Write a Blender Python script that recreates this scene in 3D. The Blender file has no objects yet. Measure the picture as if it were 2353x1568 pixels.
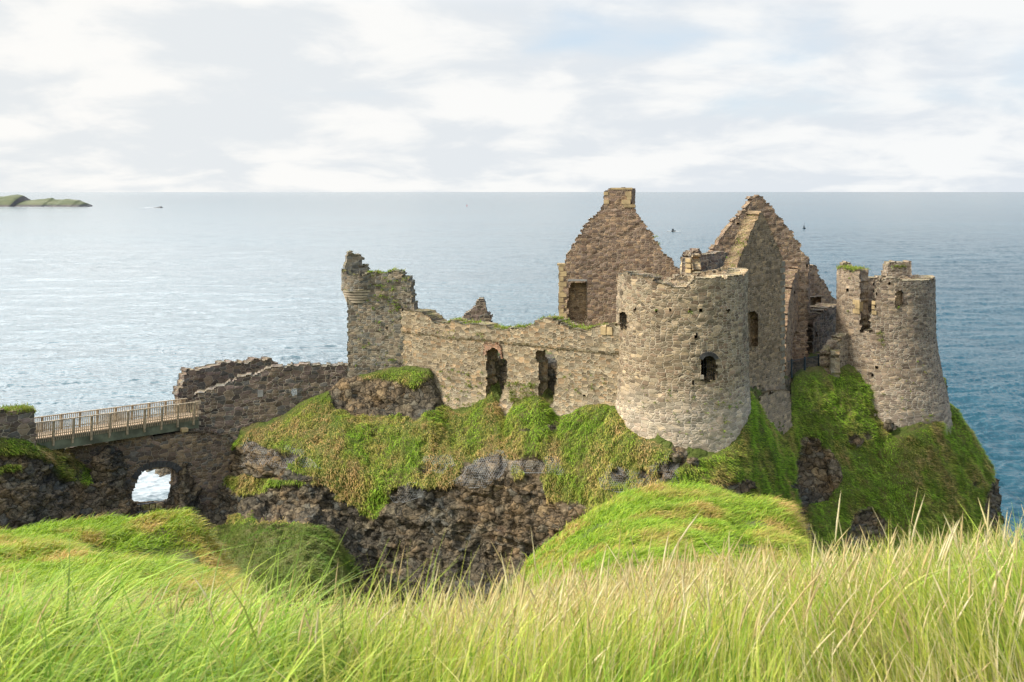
import bpy, math, random
import numpy as np
from mathutils import Vector
PI = math.pi
scene = bpy.context.scene
# ------------------------------------------------------------------ camera, sky, sun, exposure
F = 2288.0; CX = 1176.5; HY = 441.0; CAMZ = 45.0       # focal length in pixels of a 2353 px wide picture
cam_d = bpy.data.cameras.new('camera'); cam = bpy.data.objects.new('camera', cam_d)
scene.collection.objects.link(cam); scene.camera = cam
cam.location = (0, 0, CAMZ); cam.rotation_euler = (math.radians(90), 0, 0)
cam_d.sensor_width = 36; cam_d.lens = 36*F/2353; cam_d.shift_y = -(784-HY)/2353
cam_d.clip_start = 0.1; cam_d.clip_end = 200000
cam_d.dof.use_dof = True; cam_d.dof.focus_distance = 70; cam_d.dof.aperture_fstop = 8.0
scene.view_settings.view_transform = 'Standard'; scene.view_settings.look = 'None'
scene.view_settings.exposure = 1.12; scene.view_settings.gamma = 1.0
SUN_EL = math.radians(40); SUN_AZ = math.radians(-106)   # azimuth from +Y (view direction), negative = left
sv = Vector((math.sin(SUN_AZ)*math.cos(SUN_EL), math.cos(SUN_AZ)*math.cos(SUN_EL), math.sin(SUN_EL)))
sl = bpy.data.lights.new('sun', 'SUN'); sl.energy = 2.1; sl.angle = math.radians(10); sl.color = (1.0, .93, .82)
so = bpy.data.objects.new('sun', sl); scene.collection.objects.link(so)
so.rotation_euler = (-sv).to_track_quat('-Z', 'Y').to_euler()
world = bpy.data.worlds.new('World'); scene.world = world; world.use_nodes = True

class NT:
    """small helper for node trees"""
    def __init__(s, tree): s.t = tree; s.n = tree.nodes; s.l = tree.links
    def add(s, typ, **kw):
        n = s.n.new(typ)
        for k, v in kw.items():
            if k == 'ins':
                for a, b in v.items(): s.set(n, a, b)
            else: setattr(n, k, v)
        return n
    def set(s, n, a, b):
        sock = n.inputs[a]
        if isinstance(b, bpy.types.NodeSocket): s.l.new(b, sock)
        else: sock.default_value = b
    def math(s, op, a, b=0.0, c=0.0, clamp=False):
        n = s.n.new('ShaderNodeMath'); n.operation = op; n.use_clamp = clamp
        s.set(n, 0, a); s.set(n, 1, b); s.set(n, 2, c); return n.outputs[0]
    def vmath(s, op, a, b=(0, 0, 0)):
        n = s.n.new('ShaderNodeVectorMath'); n.operation = op
        s.set(n, 0, a); s.set(n, 1, b); return n.outputs[0]
    def mix(s, f, a, b, bt='MIX'):
        n = s.n.new('ShaderNodeMix'); n.data_type = 'RGBA'; n.blend_type = bt
        s.set(n, 0, f); s.set(n, 6, a); s.set(n, 7, b); return n.outputs[2]
    def noise(s, vec, scale, detail=4, rough=.55, dist=0.0, out=0):
        n = s.n.new('ShaderNodeTexNoise'); s.set(n, 'Vector', vec); n.inputs['Scale'].default_value = scale
        n.inputs['Detail'].default_value = detail; n.inputs['Roughness'].default_value = rough
        n.inputs['Distortion'].default_value = dist; return n.outputs[out]
    def ramp(s, f, stops, interp='LINEAR'):
        n = s.n.new('ShaderNodeValToRGB'); n.color_ramp.interpolation = interp
        e = n.color_ramp.elements
        while len(e) < len(stops): e.new(0.5)
        for el, (p, c) in zip(e, stops):
            el.position = p
            el.color = (c, c, c, 1) if isinstance(c, (int, float)) else (*c[:3], 1)
        s.set(n, 0, f); return n.outputs[0]
    def mapr(s, v, a, b, c=0.0, d=1.0):
        n = s.n.new('ShaderNodeMapRange'); n.interpolation_type = 'SMOOTHSTEP'
        s.set(n, 0, v); s.set(n, 1, a); s.set(n, 2, b); s.set(n, 3, c); s.set(n, 4, d); return n.outputs[0]

w = NT(world.node_tree); w.n.clear()
tc = w.add('ShaderNodeTexCoord').outputs['Generated']
sky = w.add('ShaderNodeTexSky'); sky.sky_type = 'NISHITA'; sky.sun_disc = False
sky.sun_elevation = SUN_EL; sky.sun_rotation = SUN_AZ; sky.air_density = 1.0; sky.dust_density = .6
sep = w.add('ShaderNodeSeparateXYZ', ins={0: tc})
zz = w.math('MAXIMUM', sep.outputs[2], 0.0)
inv = w.math('DIVIDE', 1.0, w.math('ADD', zz, 0.25))
flat = w.add('ShaderNodeCombineXYZ', ins={0: w.math('MULTIPLY', sep.outputs[0], inv), 1: w.math('MULTIPLY', sep.outputs[1], inv), 2: w.math('MULTIPLY', sep.outputs[2], 2.0)}).outputs[0]
n1 = w.noise(flat, 1.6, 6, .48, .3)
n2 = w.noise(w.vmath('ADD', flat, (13.1, 4.2, 0)), .42, 4, .5, .2)
n3 = w.noise(w.vmath('ADD', flat, (3.7, 24.2, 0)), 2.8, 6, .55, .3)
# coverage is thicker to the left (towards the sun) and thins to the right
side = w.mapr(sep.outputs[0], -.5, .5, .26, -.06)
thin_up = w.mapr(sep.outputs[2], .16, .45, 0.0, .03)
clear_right = w.math('MULTIPLY', w.mapr(sep.outputs[0], -.05, .45, 0, -.30), w.mapr(sep.outputs[2], .16, .32, 0, 1))
thin_up = w.math('ADD', thin_up, clear_right)
cov0 = w.math('ADD', w.math('ADD', w.math('MULTIPLY', n1, .75), w.math('MULTIPLY', n2, .45)), w.math('ADD', side, thin_up))
lowhaze = w.mapr(sep.outputs[2], .0, .09, .25, 0.0)
cov = w.mapr(w.math('ADD', cov0, lowhaze), .42, .62)
shade = w.mapr(w.math('ADD', w.math('MULTIPLY', n3, .55), w.math('MULTIPLY', n1, .5)), .46, .60)
bright = w.mapr(sep.outputs[0], -.6, .7, 1.0, 0.0)
c_lit = w.mix(bright, (5.3, 5.4, 5.45, 1), (5.6, 5.55, 5.4, 1))
c_grey = w.mix(bright, (4.25, 4.55, 4.9, 1), (4.65, 4.82, 4.92, 1))
cl = w.mix(shade, c_grey, c_lit)
skc = w.mix(1.0, sky.outputs[0], (.8, .8, .8, 1), 'MULTIPLY')
blue = w.mix(w.mapr(sep.outputs[2], .15, .35, .7, .15), skc, (4.1, 4.75, 5.4, 1))
col = w.mix(cov, blue, cl)
# sky gain raised above the frame; left glow added to brighten sea and scene
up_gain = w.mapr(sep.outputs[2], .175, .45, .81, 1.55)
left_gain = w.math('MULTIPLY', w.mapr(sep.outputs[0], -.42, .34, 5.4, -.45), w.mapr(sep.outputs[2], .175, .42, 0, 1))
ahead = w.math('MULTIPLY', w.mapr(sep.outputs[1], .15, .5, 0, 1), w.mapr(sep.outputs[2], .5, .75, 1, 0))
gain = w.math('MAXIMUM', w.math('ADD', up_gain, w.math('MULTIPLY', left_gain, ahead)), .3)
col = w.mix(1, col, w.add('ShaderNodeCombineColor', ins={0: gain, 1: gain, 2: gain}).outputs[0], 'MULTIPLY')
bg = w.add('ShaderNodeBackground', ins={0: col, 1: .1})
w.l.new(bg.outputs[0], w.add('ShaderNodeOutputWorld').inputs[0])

# ------------------------------------------------------------------ numpy noise
def _h(ix, iy, iz, seed):
    h = (ix.astype(np.int64)*374761393 + iy.astype(np.int64)*668265263 + iz.astype(np.int64)*2147483647 + seed*1274126177) & 0xffffffff
    h = ((h ^ (h >> 13))*1274126177) & 0xffffffff
    h = ((h ^ (h >> 16))*2246822519) & 0xffffffff
    h = h ^ (h >> 15)
    return (h & 0xffffff)/float(0xffffff)
def hsh(x, y=0, seed=0):
    x = np.asarray(x, float); y = np.asarray(y, float)+x*0
    return _h(np.floor(x), np.floor(y), x*0, seed)
def vn(x, y, z, seed=0):
    fx, fy, fz = np.floor(x), np.floor(y), np.floor(z)
    dx, dy, dz = x-fx, y-fy, z-fz
    dx = dx*dx*(3-2*dx); dy = dy*dy*(3-2*dy); dz = dz*dz*(3-2*dz)
    r = 0
    for a in (0, 1):
        for b in (0, 1):
            for c in (0, 1):
                r = r + _h(fx+a, fy+b, fz+c, seed)*(dx if a else 1-dx)*(dy if b else 1-dy)*(dz if c else 1-dz)
    return r*2-1
def fbm(x, y, z, o=4, seed=0, gain=.5):
    r = 0; a = 1; s = 0
    for i in range(o):
        r = r+a*vn(x*2**i, y*2**i, z*2**i, seed+i*17); s += a; a *= gain
    return r/s
def ridged(x, y, z, o=4, seed=0):
    r = 0; a = 1; s = 0
    for i in range(o):
        r = r+a*(1-2*np.abs(vn(x*2**i, y*2**i, z*2**i, seed+i*31))); s += a; a *= .55
    return r/s
def cellrand(x, y, z, seed=0):
    """F1 voronoi: random value of nearest cell, and F2-F1"""
    fx, fy, fz = np.floor(x), np.floor(y), np.floor(z)
    b1 = np.full(x.shape, 9.0); b2 = np.full(x.shape, 9.0); id1 = np.zeros(x.shape)
    for a in (-1, 0, 1):
        for b in (-1, 0, 1):
            for c in (-1, 0, 1):
                cx_, cy_, cz_ = fx+a, fy+b, fz+c
                px = cx_+_h(cx_, cy_, cz_, seed); py = cy_+_h(cx_, cy_, cz_, seed+1); pz = cz_+_h(cx_, cy_, cz_, seed+2)
                d = np.sqrt((x-px)**2+(y-py)**2+(z-pz)**2); v = _h(cx_, cy_, cz_, seed+3)
                near = d < b1
                b2 = np.where(near, b1, np.minimum(b2, d)); id1 = np.where(near, v, id1); b1 = np.where(near, d, b1)
    return id1, b2-b1
def sstep(x, a, b):
    t = np.clip((x-a)/(b-a), 0, 1); return t*t*(3-2*t)
def inpoly(x, y, poly):
    r = np.zeros(x.shape, bool); n = len(poly)
    for i in range(n):
        x1, y1 = poly[i]; x2, y2 = poly[(i+1) % n]
        if y1 == y2: continue
        c = ((y1 > y) != (y2 > y)) & (x < (x2-x1)*(y-y1)/(y2-y1)+x1)
        r ^= c
    return r

# ------------------------------------------------------------------ pixels of the 2353x1568 view -> metres
def P(px, py, d): return np.array(((px-CX)/F*d, d, CAMZ-(py-HY)/F*d))
def Z(py, d): return CAMZ-(py-HY)/F*d

# ------------------------------------------------------------------ mesh helpers
def link(o, parent=None):
    scene.collection.objects.link(o)
    if parent is not None: o.parent = parent
    return o
def mesh(name, verts, faces, mat, parent=None, uv=None, smooth=False, attrs=None, matidx=None):
    me = bpy.data.meshes.new(name)
    verts = np.asarray(verts, np.float32)
    if isinstance(faces, np.ndarray):
        nf, k = faces.shape
        me.vertices.add(len(verts)); me.vertices.foreach_set('co', verts.ravel())
        me.loops.add(nf*k); me.loops.foreach_set('vertex_index', faces.astype(np.int32).ravel())
        me.polygons.add(nf); me.polygons.foreach_set('loop_start', np.arange(0, nf*k, k, dtype=np.int32))
        me.polygons.foreach_set('loop_total', np.full(nf, k, np.int32))
    else:
        me.from_pydata(verts.tolist(), [], faces)
    me.update(calc_edges=True)
    if uv is not None:
        l = me.uv_layers.new(name='UVMap')
        li = np.empty(len(me.loops), np.int32); me.loops.foreach_get('vertex_index', li)
        l.data.foreach_set('uv', np.asarray(uv, np.float32)[li].ravel())
    if attrs:
        for k, v in attrs.items():
            v = np.asarray(v, np.float32)
            if v.ndim == 1: a = me.attributes.new(k, 'FLOAT', 'POINT'); a.data.foreach_set('value', v)
            else:
                a = me.attributes.new(k, 'FLOAT_COLOR', 'POINT')
                a.data.foreach_set('color', np.c_[v, np.ones(len(v))].astype(np.float32).ravel())
    if smooth: me.polygons.foreach_set('use_smooth', np.ones(len(me.polygons), bool))
    for m in (mat if isinstance(mat, (list, tuple)) else [mat]): me.materials.append(m)
    o = bpy.data.objects.new(name, me)
    return link(o, parent)
def tag(o, label=None, cat=None, group=None, kind=None):
    if label: o['label'] = label
    if cat: o['category'] = cat
    if group: o['group'] = group
    if kind: o['kind'] = kind
    return o
def thing(name, label, cat, loc=(0, 0, 0), group=None):
    o = bpy.data.objects.new(name, None); link(o); o.empty_display_size = .3
    tag(o, label, cat, group); return o          # parts are meshed in world metres
class MB:
    def __init__(s): s.v = []; s.f = []
    def box(s, c, sx, sy, sz, ax=(1, 0, 0), up=(0, 0, 1), jit=0.0):
        ax = np.array(ax, float); ax /= np.linalg.norm(ax); up = np.array(up, float)
        ay = np.cross(up, ax); ay /= np.linalg.norm(ay); az = np.cross(ax, ay); b = len(s.v)
        for k in ((-1, -1, -1), (1, -1, -1), (1, 1, -1), (-1, 1, -1), (-1, -1, 1), (1, -1, 1), (1, 1, 1), (-1, 1, 1)):
            s.v.append(np.array(c)+ax*k[0]*sx/2+ay*k[1]*sy/2+az*k[2]*sz/2+(np.random.rand(3)-.5)*jit)
        s.f += [tuple(b+i for i in q) for q in ((0, 3, 2, 1), (4, 5, 6, 7), (0, 1, 5, 4), (1, 2, 6, 5), (2, 3, 7, 6), (3, 0, 4, 7))]
        return s
    def bar(s, a, b, r, n=4, r2=None):
        a = np.array(a, float); b = np.array(b, float); d = b-a; L = np.linalg.norm(d); d /= L
        u = np.cross(d, (0, 0, 1) if abs(d[2]) < .9 else (1, 0, 0)); u /= np.linalg.norm(u); v = np.cross(d, u); k = len(s.v)
        for p, rr in ((a, r), (b, r if r2 is None else r2)):
            for i in range(n):
                t = 2*PI*(i+.5)/n; s.v.append(p+rr*(u*math.cos(t)+v*math.sin(t)))
        for i in range(n): s.f.append((k+i, k+(i+1) % n, k+n+(i+1) % n, k+n+i))
        s.f.append(tuple(k+n-1-i for i in range(n))); s.f.append(tuple(k+n+i for i in range(n))); return s
    def build(s, name, mat, parent=None): return mesh(name, s.v, s.f, mat, parent)

# ------------------------------------------------------------------ materials
def new_mat(name):
    m = bpy.data.materials.new(name); m.use_nodes = True; t = NT(m.node_tree); t.n.clear()
    out = t.add('ShaderNodeOutputMaterial'); return m, t, out
def simple(name, colr, rough=.7, metal=0.0, var=.15, scale=3.0, bump=.1):
    m, t, out = new_mat(name)
    co = t.add('ShaderNodeTexCoord').outputs['Object']
    n = t.noise(co, scale, 5)
    c = t.mix(t.mapr(n, .3, .7), (*[x*(1-var) for x in colr], 1), (*[min(1, x*(1+var)) for x in colr], 1))
    b = t.add('ShaderNodeBump', ins={'Strength': bump, 'Distance': .02, 'Height': n})
    p = t.add('ShaderNodeBsdfPrincipled', ins={'Base Color': c, 'Roughness': rough, 'Metallic': metal, 'Normal': b.outputs[0]})
    t.l.new(p.outputs[0], out.inputs[0]); return m
def stone_mat(name, pal, mortar, sc=(2.3, 4.0), mw=.055, band=None, moss=.35, lich=.4, seed=0.0, patch=None, rough_big=.45, gain=1.10):
    """rubble masonry in wall metres (UV): stones coloured by cell, mortar joints, lichen, moss on ledges"""
    m, t, out = new_mat(name)
    uv = t.add('ShaderNodeUVMap').outputs[0]
    pos = t.add('ShaderNodeNewGeometry').outputs['Position']; nor = t.add('ShaderNodeNewGeometry').outputs['Normal']
    uv = t.vmath('ADD', uv, (seed*7.3, seed*3.1, 0))
    mortar = tuple(x*1.12 for x in mortar)
    wn = t.noise(uv, 1.3, 3, .6, 0, 1)
    wuv = t.vmath('ADD', uv, t.vmath('SCALE', wn)); sc_n = wuv.node
    wuv = t.vmath('MULTIPLY_ADD', wn, (.20, .10, 0)); wuv.node.inputs[2].default_value = (0, 0, 0); t.l.new(uv, wuv.node.inputs[2])
    sc = (sc[0]*1.02, sc[1]*1.22); sv_ = t.vmath('MULTIPLY', wuv, (sc[0], sc[1], 1))
    big = t.vmath('MULTIPLY', wuv, (sc[0]*.70, sc[1]*.72, 1))
    def vor(vec, feat):
        n = t.add('ShaderNodeTexVoronoi', voronoi_dimensions='2D', feature=feat); t.set(n, 'Vector', vec)
        n.inputs['Randomness'].default_value = .70; n.inputs['Scale'].default_value = 1; return n
    va, ea = vor(sv_, 'F1'), vor(sv_, 'DISTANCE_TO_EDGE'); vb, eb = vor(big, 'F1'), vor(big, 'DISTANCE_TO_EDGE')
    sel = t.math('GREATER_THAN', t.noise(uv, .55, 2, .5), .5+(.5-rough_big)*.25)
    colr = t.mix(sel, va.outputs['Color'], vb.outputs['Color'])
    edge = t.math('ADD', t.math('MULTIPLY', ea.outputs[0], t.math('SUBTRACT', 1, sel)), t.math('MULTIPLY', t.math('MULTIPLY', eb.outputs[0], sel), 1.7))
    sp = t.add('ShaderNodeSeparateColor', ins={0: colr})
    rnd, rnd2 = sp.outputs[0], sp.outputs[1]
    k = len(pal); pal = [tuple(x*gain for x in c) for c in pal]; sc_ = sc
    stone = t.ramp(rnd, [((i+.0)/k, c) for i, c in enumerate(pal)], 'CONSTANT')
    stone = t.mix(1, stone, t.ramp(rnd2, [(0, .60), (1, 1.38)]), 'MULTIPLY')
    fine = t.noise(pos, 9, 5, .65)
    stone = t.mix(1, stone, t.ramp(fine, [(.25, .70), (.75, 1.35)]), 'MULTIPLY')
    mmask = t.mapr(t.math('ADD', edge, t.math('MULTIPLY', t.math('SUBTRACT', fine, .5), .12)), mw*.5, mw*1.5, 1, 0)
    mvar = t.mapr(t.noise(uv, .7, 4, .6), .3, .5, .45, 1.0)
    c = t.mix(t.math('MULTIPLY', mmask, mvar), stone, (*mortar, 1))
    # weather stains at wall scale
    st = t.noise(t.vmath('MULTIPLY', pos, (1, 1, .55)), .35, 5, .6)
    c = t.mix(1, c, t.ramp(st, [(.3, (.80, .80, .80)), (.7, (1.17, 1.14, 1.08))]), 'MULTIPLY')
    if band:
        z0, z1, bc, bs = band
        spz = t.add('ShaderNodeSeparateXYZ', ins={0: pos}).outputs[2]
        zb = t.mapr(t.math('ADD', spz, t.math('MULTIPLY', t.math('SUBTRACT', st, .5), 2.5)), z0, z1, bs, 0)
        c = t.mix(zb, c, t.mix(.55, (*bc, 1), t.mix(1, c, (2.0, 2.0, 2.1, 1), 'MULTIPLY')))
    li = t.mapr(t.noise(pos, 3.2, 6, .7), .60, .70, 0, lich)
    c = t.mix(li, c, (.36, .34, .25, 1))
    wh = t.mapr(t.noise(t.vmath('ADD', pos, (5, 9, 2)), 5.5, 3, .6), .68, .74, 0, lich)
    c = t.mix(wh, c, (.52, .50, .44, 1))
    nz = t.add('ShaderNodeSeparateXYZ', ins={0: nor}).outputs[2]
    mo = t.math('MULTIPLY', t.mapr(nz, .35, .8), t.mapr(t.noise(pos, 1.6, 4), .42, .56, 0, 1))
    c = t.mix(t.math('MULTIPLY', mo, moss), c, (.17, .17, .035, 1))
    mo2 = t.mapr(t.noise(t.vmath('ADD', pos, (2, 31, 7)), 1.15, 6, .7), .63, .72, 0, moss*.8)
    c = t.mix(mo2, c, (.13, .13, .05, 1))
    h = t.math('ADD', t.mapr(edge, 0, .22, 0, 1), t.math('MULTIPLY', fine, .5))
    h = t.math('ADD', h, t.math('MULTIPLY', rnd, .5))
    b = t.add('ShaderNodeBump', ins={'Strength': .65, 'Distance': .06, 'Height': h})
    p = t.add('ShaderNodeBsdfPrincipled', ins={'Base Color': c, 'Roughness': .92, 'Normal': b.outputs[0]})
    p.inputs['Specular IOR Level'].default_value = .2
    t.l.new(p.outputs[0], out.inputs[0]); return m

BASALT = (.085, .075, .065)
M = {}
M['tower'] = stone_mat('tower_masonry', [(.225, .175, .115), (.27, .21, .14), (.17, .13, .088), (.32, .245, .155), (.21, .15, .10), (.245, .20, .135)], (.42, .36, .27), (2.7, 5.0), .06, band=(30.3, 33.6, (.42, .385, .32), .8), seed=1, moss=.3)
M['curtain'] = stone_mat('curtain_masonry', [(.27, .21, .135), (.235, .185, .125), (.31, .245, .16), (.19, .15, .10), (.30, .21, .125), (.26, .22, .155)], (.42, .365, .27), (3.0, 5.2), .05, band=(29.0, 32.2, (.40, .36, .29), .45), seed=2, moss=.5)
M['manor'] = stone_mat('manor_masonry', [(.175, .115, .078), (.205, .14, .095), (.135, .092, .066), (.235, .16, .10), (.155, .11, .085), (.185, .135, .10)], (.36, .29, .205), (2.8, 5.1), .05, seed=3, moss=.25, lich=.3, gain=1.34)
M['gate'] = stone_mat('gate_tower_masonry', [(.165, .14, .105), (.20, .17, .125), (.13, .105, .08), (.155, .145, .125), (.215, .17, .12), (.12, .115, .10)], (.32, .29, .225), (2.8, 5.1), .045, gain=1.2, seed=4, moss=.75, lich=.5)
M['gatehouse'] = stone_mat('gatehouse_masonry', [(.135, .10, .08), (.165, .125, .10), (.095, .078, .068), (.19, .145, .105), (.12, .11, .10), (.16, .12, .105)], (.36, .31, .24), (2.2, 3.5), .045, seed=5, moss=.2, lich=.6, rough_big=.6)
M['arch'] = stone_mat('arch_masonry', [(.15, .108, .08), (.18, .13, .10), (.115, .09, .075), (.21, .155, .105), (.13, .115, .10), (.23, .165, .105)], (.27, .225, .165), (2.5, 3.9), .05, seed=6, moss=.2, lich=.7)
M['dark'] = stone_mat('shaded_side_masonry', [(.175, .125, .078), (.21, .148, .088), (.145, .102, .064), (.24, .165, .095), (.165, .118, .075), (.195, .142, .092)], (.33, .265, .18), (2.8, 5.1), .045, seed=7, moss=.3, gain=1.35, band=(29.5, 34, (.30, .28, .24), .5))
M['right'] = stone_mat('sea_tower_masonry', [(.21, .16, .115), (.25, .195, .14), (.16, .12, .09), (.29, .22, .15), (.19, .145, .11), (.225, .185, .14)], (.40, .36, .29), (2.9, 5.4), .055, seed=8, moss=.35, lich=.6, band=(25.5, 30, (.34, .32, .28), .45))
M['brick'] = stone_mat('red_brick', [(.34, .19, .12), (.30, .16, .10), (.37, .22, .14), (.27, .16, .11)], (.42, .34, .26), (5, 13), .08, seed=9, moss=0, lich=.2)
M['sandstone'] = simple('sandstone_blocks', (.42, .31, .16), .9, 0, .3, 1.6, .5)
M['palestone'] = simple('pale_dressed_stone', (.46, .38, .28), .9, 0, .25, 2.0, .5)
M['quoin'] = simple('worn_quoin_stone', (.24, .20, .14), .9, 0, .35, 1.2, .5)
M['slate'] = simple('grey_slate', (.28, .27, .25), .8, 0, .15, 2.0, .3)
M['basalt'] = simple('dark_basalt', (.06, .058, .055), .8, 0, .3, 3, .3)
M['iron'] = simple('black_iron', (.012, .013, .015), .5, .3, .2, 5, .1)
M['steel'] = simple('galvanised_wire', (.33, .34, .34), .5, .2, .2, 5, .1)
M['blueiron'] = simple('blue_grey_painted_iron', (.03, .05, .065), .5, .2, .2, 5, .1)
M['wood'] = simple('weathered_timber', (.36, .28, .18), .85, 0, .35, 6, .4)
M['deck'] = simple('pale_deck_boards', (.52, .38, .25), .85, 0, .15, 4, .3)
M['beam'] = simple('green_stained_timber', (.15, .16, .105), .85, 0, .4, 1.2, .4)
M['white'] = simple('white_paint', (.75, .75, .73), .5)
M['hull'] = simple('dark_hull_paint', (.02, .025, .03), .4)
M['red'] = simple('red_paint', (.5, .05, .03), .5)
M['path'] = simple('worn_gravel', (.20, .18, .15), .95, 0, .3, 3, .5)

def foliage_mat(name, trans=.35, rough=.55):
    m, t, out = new_mat(name)
    a = t.add('ShaderNodeAttribute', attribute_name='col').outputs[0]
    d = t.add('ShaderNodeBsdfPrincipled', ins={'Base Color': a, 'Roughness': rough}); d.inputs['Specular IOR Level'].default_value = .12
    tr = t.add('ShaderNodeBsdfTranslucent', ins={0: t.mix(1, a, (1.15, 1.2, .7, 1), 'MULTIPLY')})
    mx = t.add('ShaderNodeMixShader', ins={0: trans}); t.l.new(d.outputs[0], mx.inputs[1]); t.l.new(tr.outputs[0], mx.inputs[2])
    t.l.new(mx.outputs[0], out.inputs[0]); return m
M['blade'] = foliage_mat('grass_blades', .27)

def terrain_mat(name):
    m, t, out = new_mat(name)
    g = t.add('ShaderNodeAttribute', attribute_name='grass').outputs['Fac']
    pos = t.add('ShaderNodeNewGeometry').outputs['Position']
    sq = t.vmath('MULTIPLY', pos, (1, 1, 1.5))
    wv = t.vmath('ADD', sq, t.vmath('MULTIPLY', t.noise(sq, .9, 4, .6, 0, 1), (1.1, 1.1, 1.1)))
    v = t.add('ShaderNodeTexVoronoi', feature='F1'); t.set(v, 'Vector', wv); v.inputs['Scale'].default_value = 1.5
    e = t.add('ShaderNodeTexVoronoi', feature='DISTANCE_TO_EDGE'); t.set(e, 'Vector', wv); e.inputs['Scale'].default_value = 1.5
    rnd = t.add('ShaderNodeSeparateColor', ins={0: v.outputs['Color']}).outputs[0]
    big = t.noise(pos, .22, 5, .6)
    rock = t.ramp(rnd, [(0, (.055, .045, .038)), (.3, (.085, .066, .05)), (.55, (.12, .088, .06)), (.8, (.075, .07, .066)), (1, (.15, .115, .08))])
    warm = t.mix(t.mapr(big, .42, .62), (.75, .77, .80, 1), (1.2, 1.06, .93, 1))
    rock = t.mix(1, rock, warm, 'MULTIPLY')
    rock = t.mix(1, rock, (1.17, 1.23, 1.08, 1), 'MULTIPLY')
    f1 = t.noise(pos, 4.0, 8, .72)
    rock = t.mix(1, rock, t.ramp(f1, [(.3, .75), (.5, 1.7), (.7, 3.2)]), 'MULTIPLY')
    red = t.mapr(t.noise(t.vmath('ADD', pos, (40, 3, 8)), .4, 4, .6), .66, .74, 0, .2)
    rock = t.mix(red, rock, (.17, .08, .055, 1))
    li = t.mapr(t.noise(pos, 2.6, 8, .75), .60, .68, 0, .65); rock = t.mix(li, rock, (.27, .25, .21, 1))
    w2 = t.mapr(t.noise(pos, 7, 3, .6), .70, .75, 0, .8); rock = t.mix(w2, rock, (.5, .49, .45, 1))
    crack = t.mapr(e.outputs[0], 0, .07, .25, 1)
    rock = t.mix(1, rock, t.ramp(crack, [(0, .0), (1, 1.0)]), 'MULTIPLY')
    gn = t.noise(pos, .8, 6, .6)
    gr = t.ramp(gn, [(.3, (.08, .12, .02)), (.5, (.12, .15, .03)), (.62, (.16, .14, .05)), (.75, (.08, .13, .02))])
    c = t.mix(g, rock, gr)
    h = t.math('ADD', t.math('MULTIPLY', f1, 1.0), t.math('MULTIPLY', t.mapr(e.outputs[0], 0, .2), .5))
    h = t.math('ADD', h, t.math('MULTIPLY', t.noise(pos, 14, 4, .7), .35))
    b = t.add('ShaderNodeBump', ins={'Strength': 1.0, 'Distance': .22, 'Height': h})
    p = t.add('ShaderNodeBsdfPrincipled', ins={'Base Color': c, 'Roughness': .9, 'Normal': b.outputs[0]})
    p.inputs['Specular IOR Level'].default_value = .25
    t.l.new(p.outputs[0], out.inputs[0]); return m
M['terrain'] = terrain_mat('rock_and_turf')

def sea_mat():
    m, t, out = new_mat('sea_water')
    pos = t.add('ShaderNodeNewGeometry').outputs['Position']
    ro = t.add('ShaderNodeVectorRotate', ins={0: pos, 'Angle': math.radians(14)}); ro.rotation_type = 'Z_AXIS'
    pr = ro.outputs[0]
    a = t.noise(t.vmath('MULTIPLY', pr, (.10, .26, 1)), 1, 5, .62, .6)
    b_ = t.noise(t.vmath('MULTIPLY', pr, (.42, .95, 1)), 1, 5, .65, .4)
    c_ = t.noise(t.vmath('MULTIPLY', pr, (.012, .05, 1)), 1, 4, .6, .5)
    d_ = t.noise(t.vmath('MULTIPLY', pr, (1.3, 2.6, 1)), 1, 3, .6)
    rid = t.math('SUBTRACT', 1.0, t.math('MULTIPLY', t.math('ABSOLUTE', t.math('SUBTRACT', a, .5)), 3.0))
    h = t.math('ADD', t.math('ADD', t.math('MULTIPLY', rid, .55), t.math('MULTIPLY', b_, .9)), t.math('ADD', t.math('MULTIPLY', c_, 2.0), t.math('MULTIPLY', d_, .22)))
    bmp = t.add('ShaderNodeBump', ins={'Strength': .3, 'Distance': 1.0, 'Height': h})
    big = t.noise(t.vmath('MULTIPLY', pos, (.0015, .004, 1)), 1, 4, .55)
    col = t.mix(t.mapr(big, .35, .65), (.012, .058, .080, 1), (.020, .078, .104, 1))
    foam = t.math('MULTIPLY', t.mapr(b_, .70, .76, 0, 1), t.mapr(a, .58, .66, 0, .8))
    su = t.add('ShaderNodeAttribute', attribute_name='surf').outputs['Fac']
    foam = t.math('MAXIMUM', foam, t.mapr(t.math('ADD', su, t.math('MULTIPLY', t.math('SUBTRACT', a, .5), 1.0)), .35, .9, 0, .4))
    col = t.mix(foam, col, (.75, .78, .78, 1))
    p = t.add('ShaderNodeBsdfPrincipled', ins={'Base Color': col, 'Roughness': t.math('ADD', .16, t.math('MULTIPLY', foam, .5)), 'IOR': 1.34, 'Normal': bmp.outputs[0]})
    t.l.new(p.outputs[0], out.inputs[0]); return m
M['sea'] = sea_mat()

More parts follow.
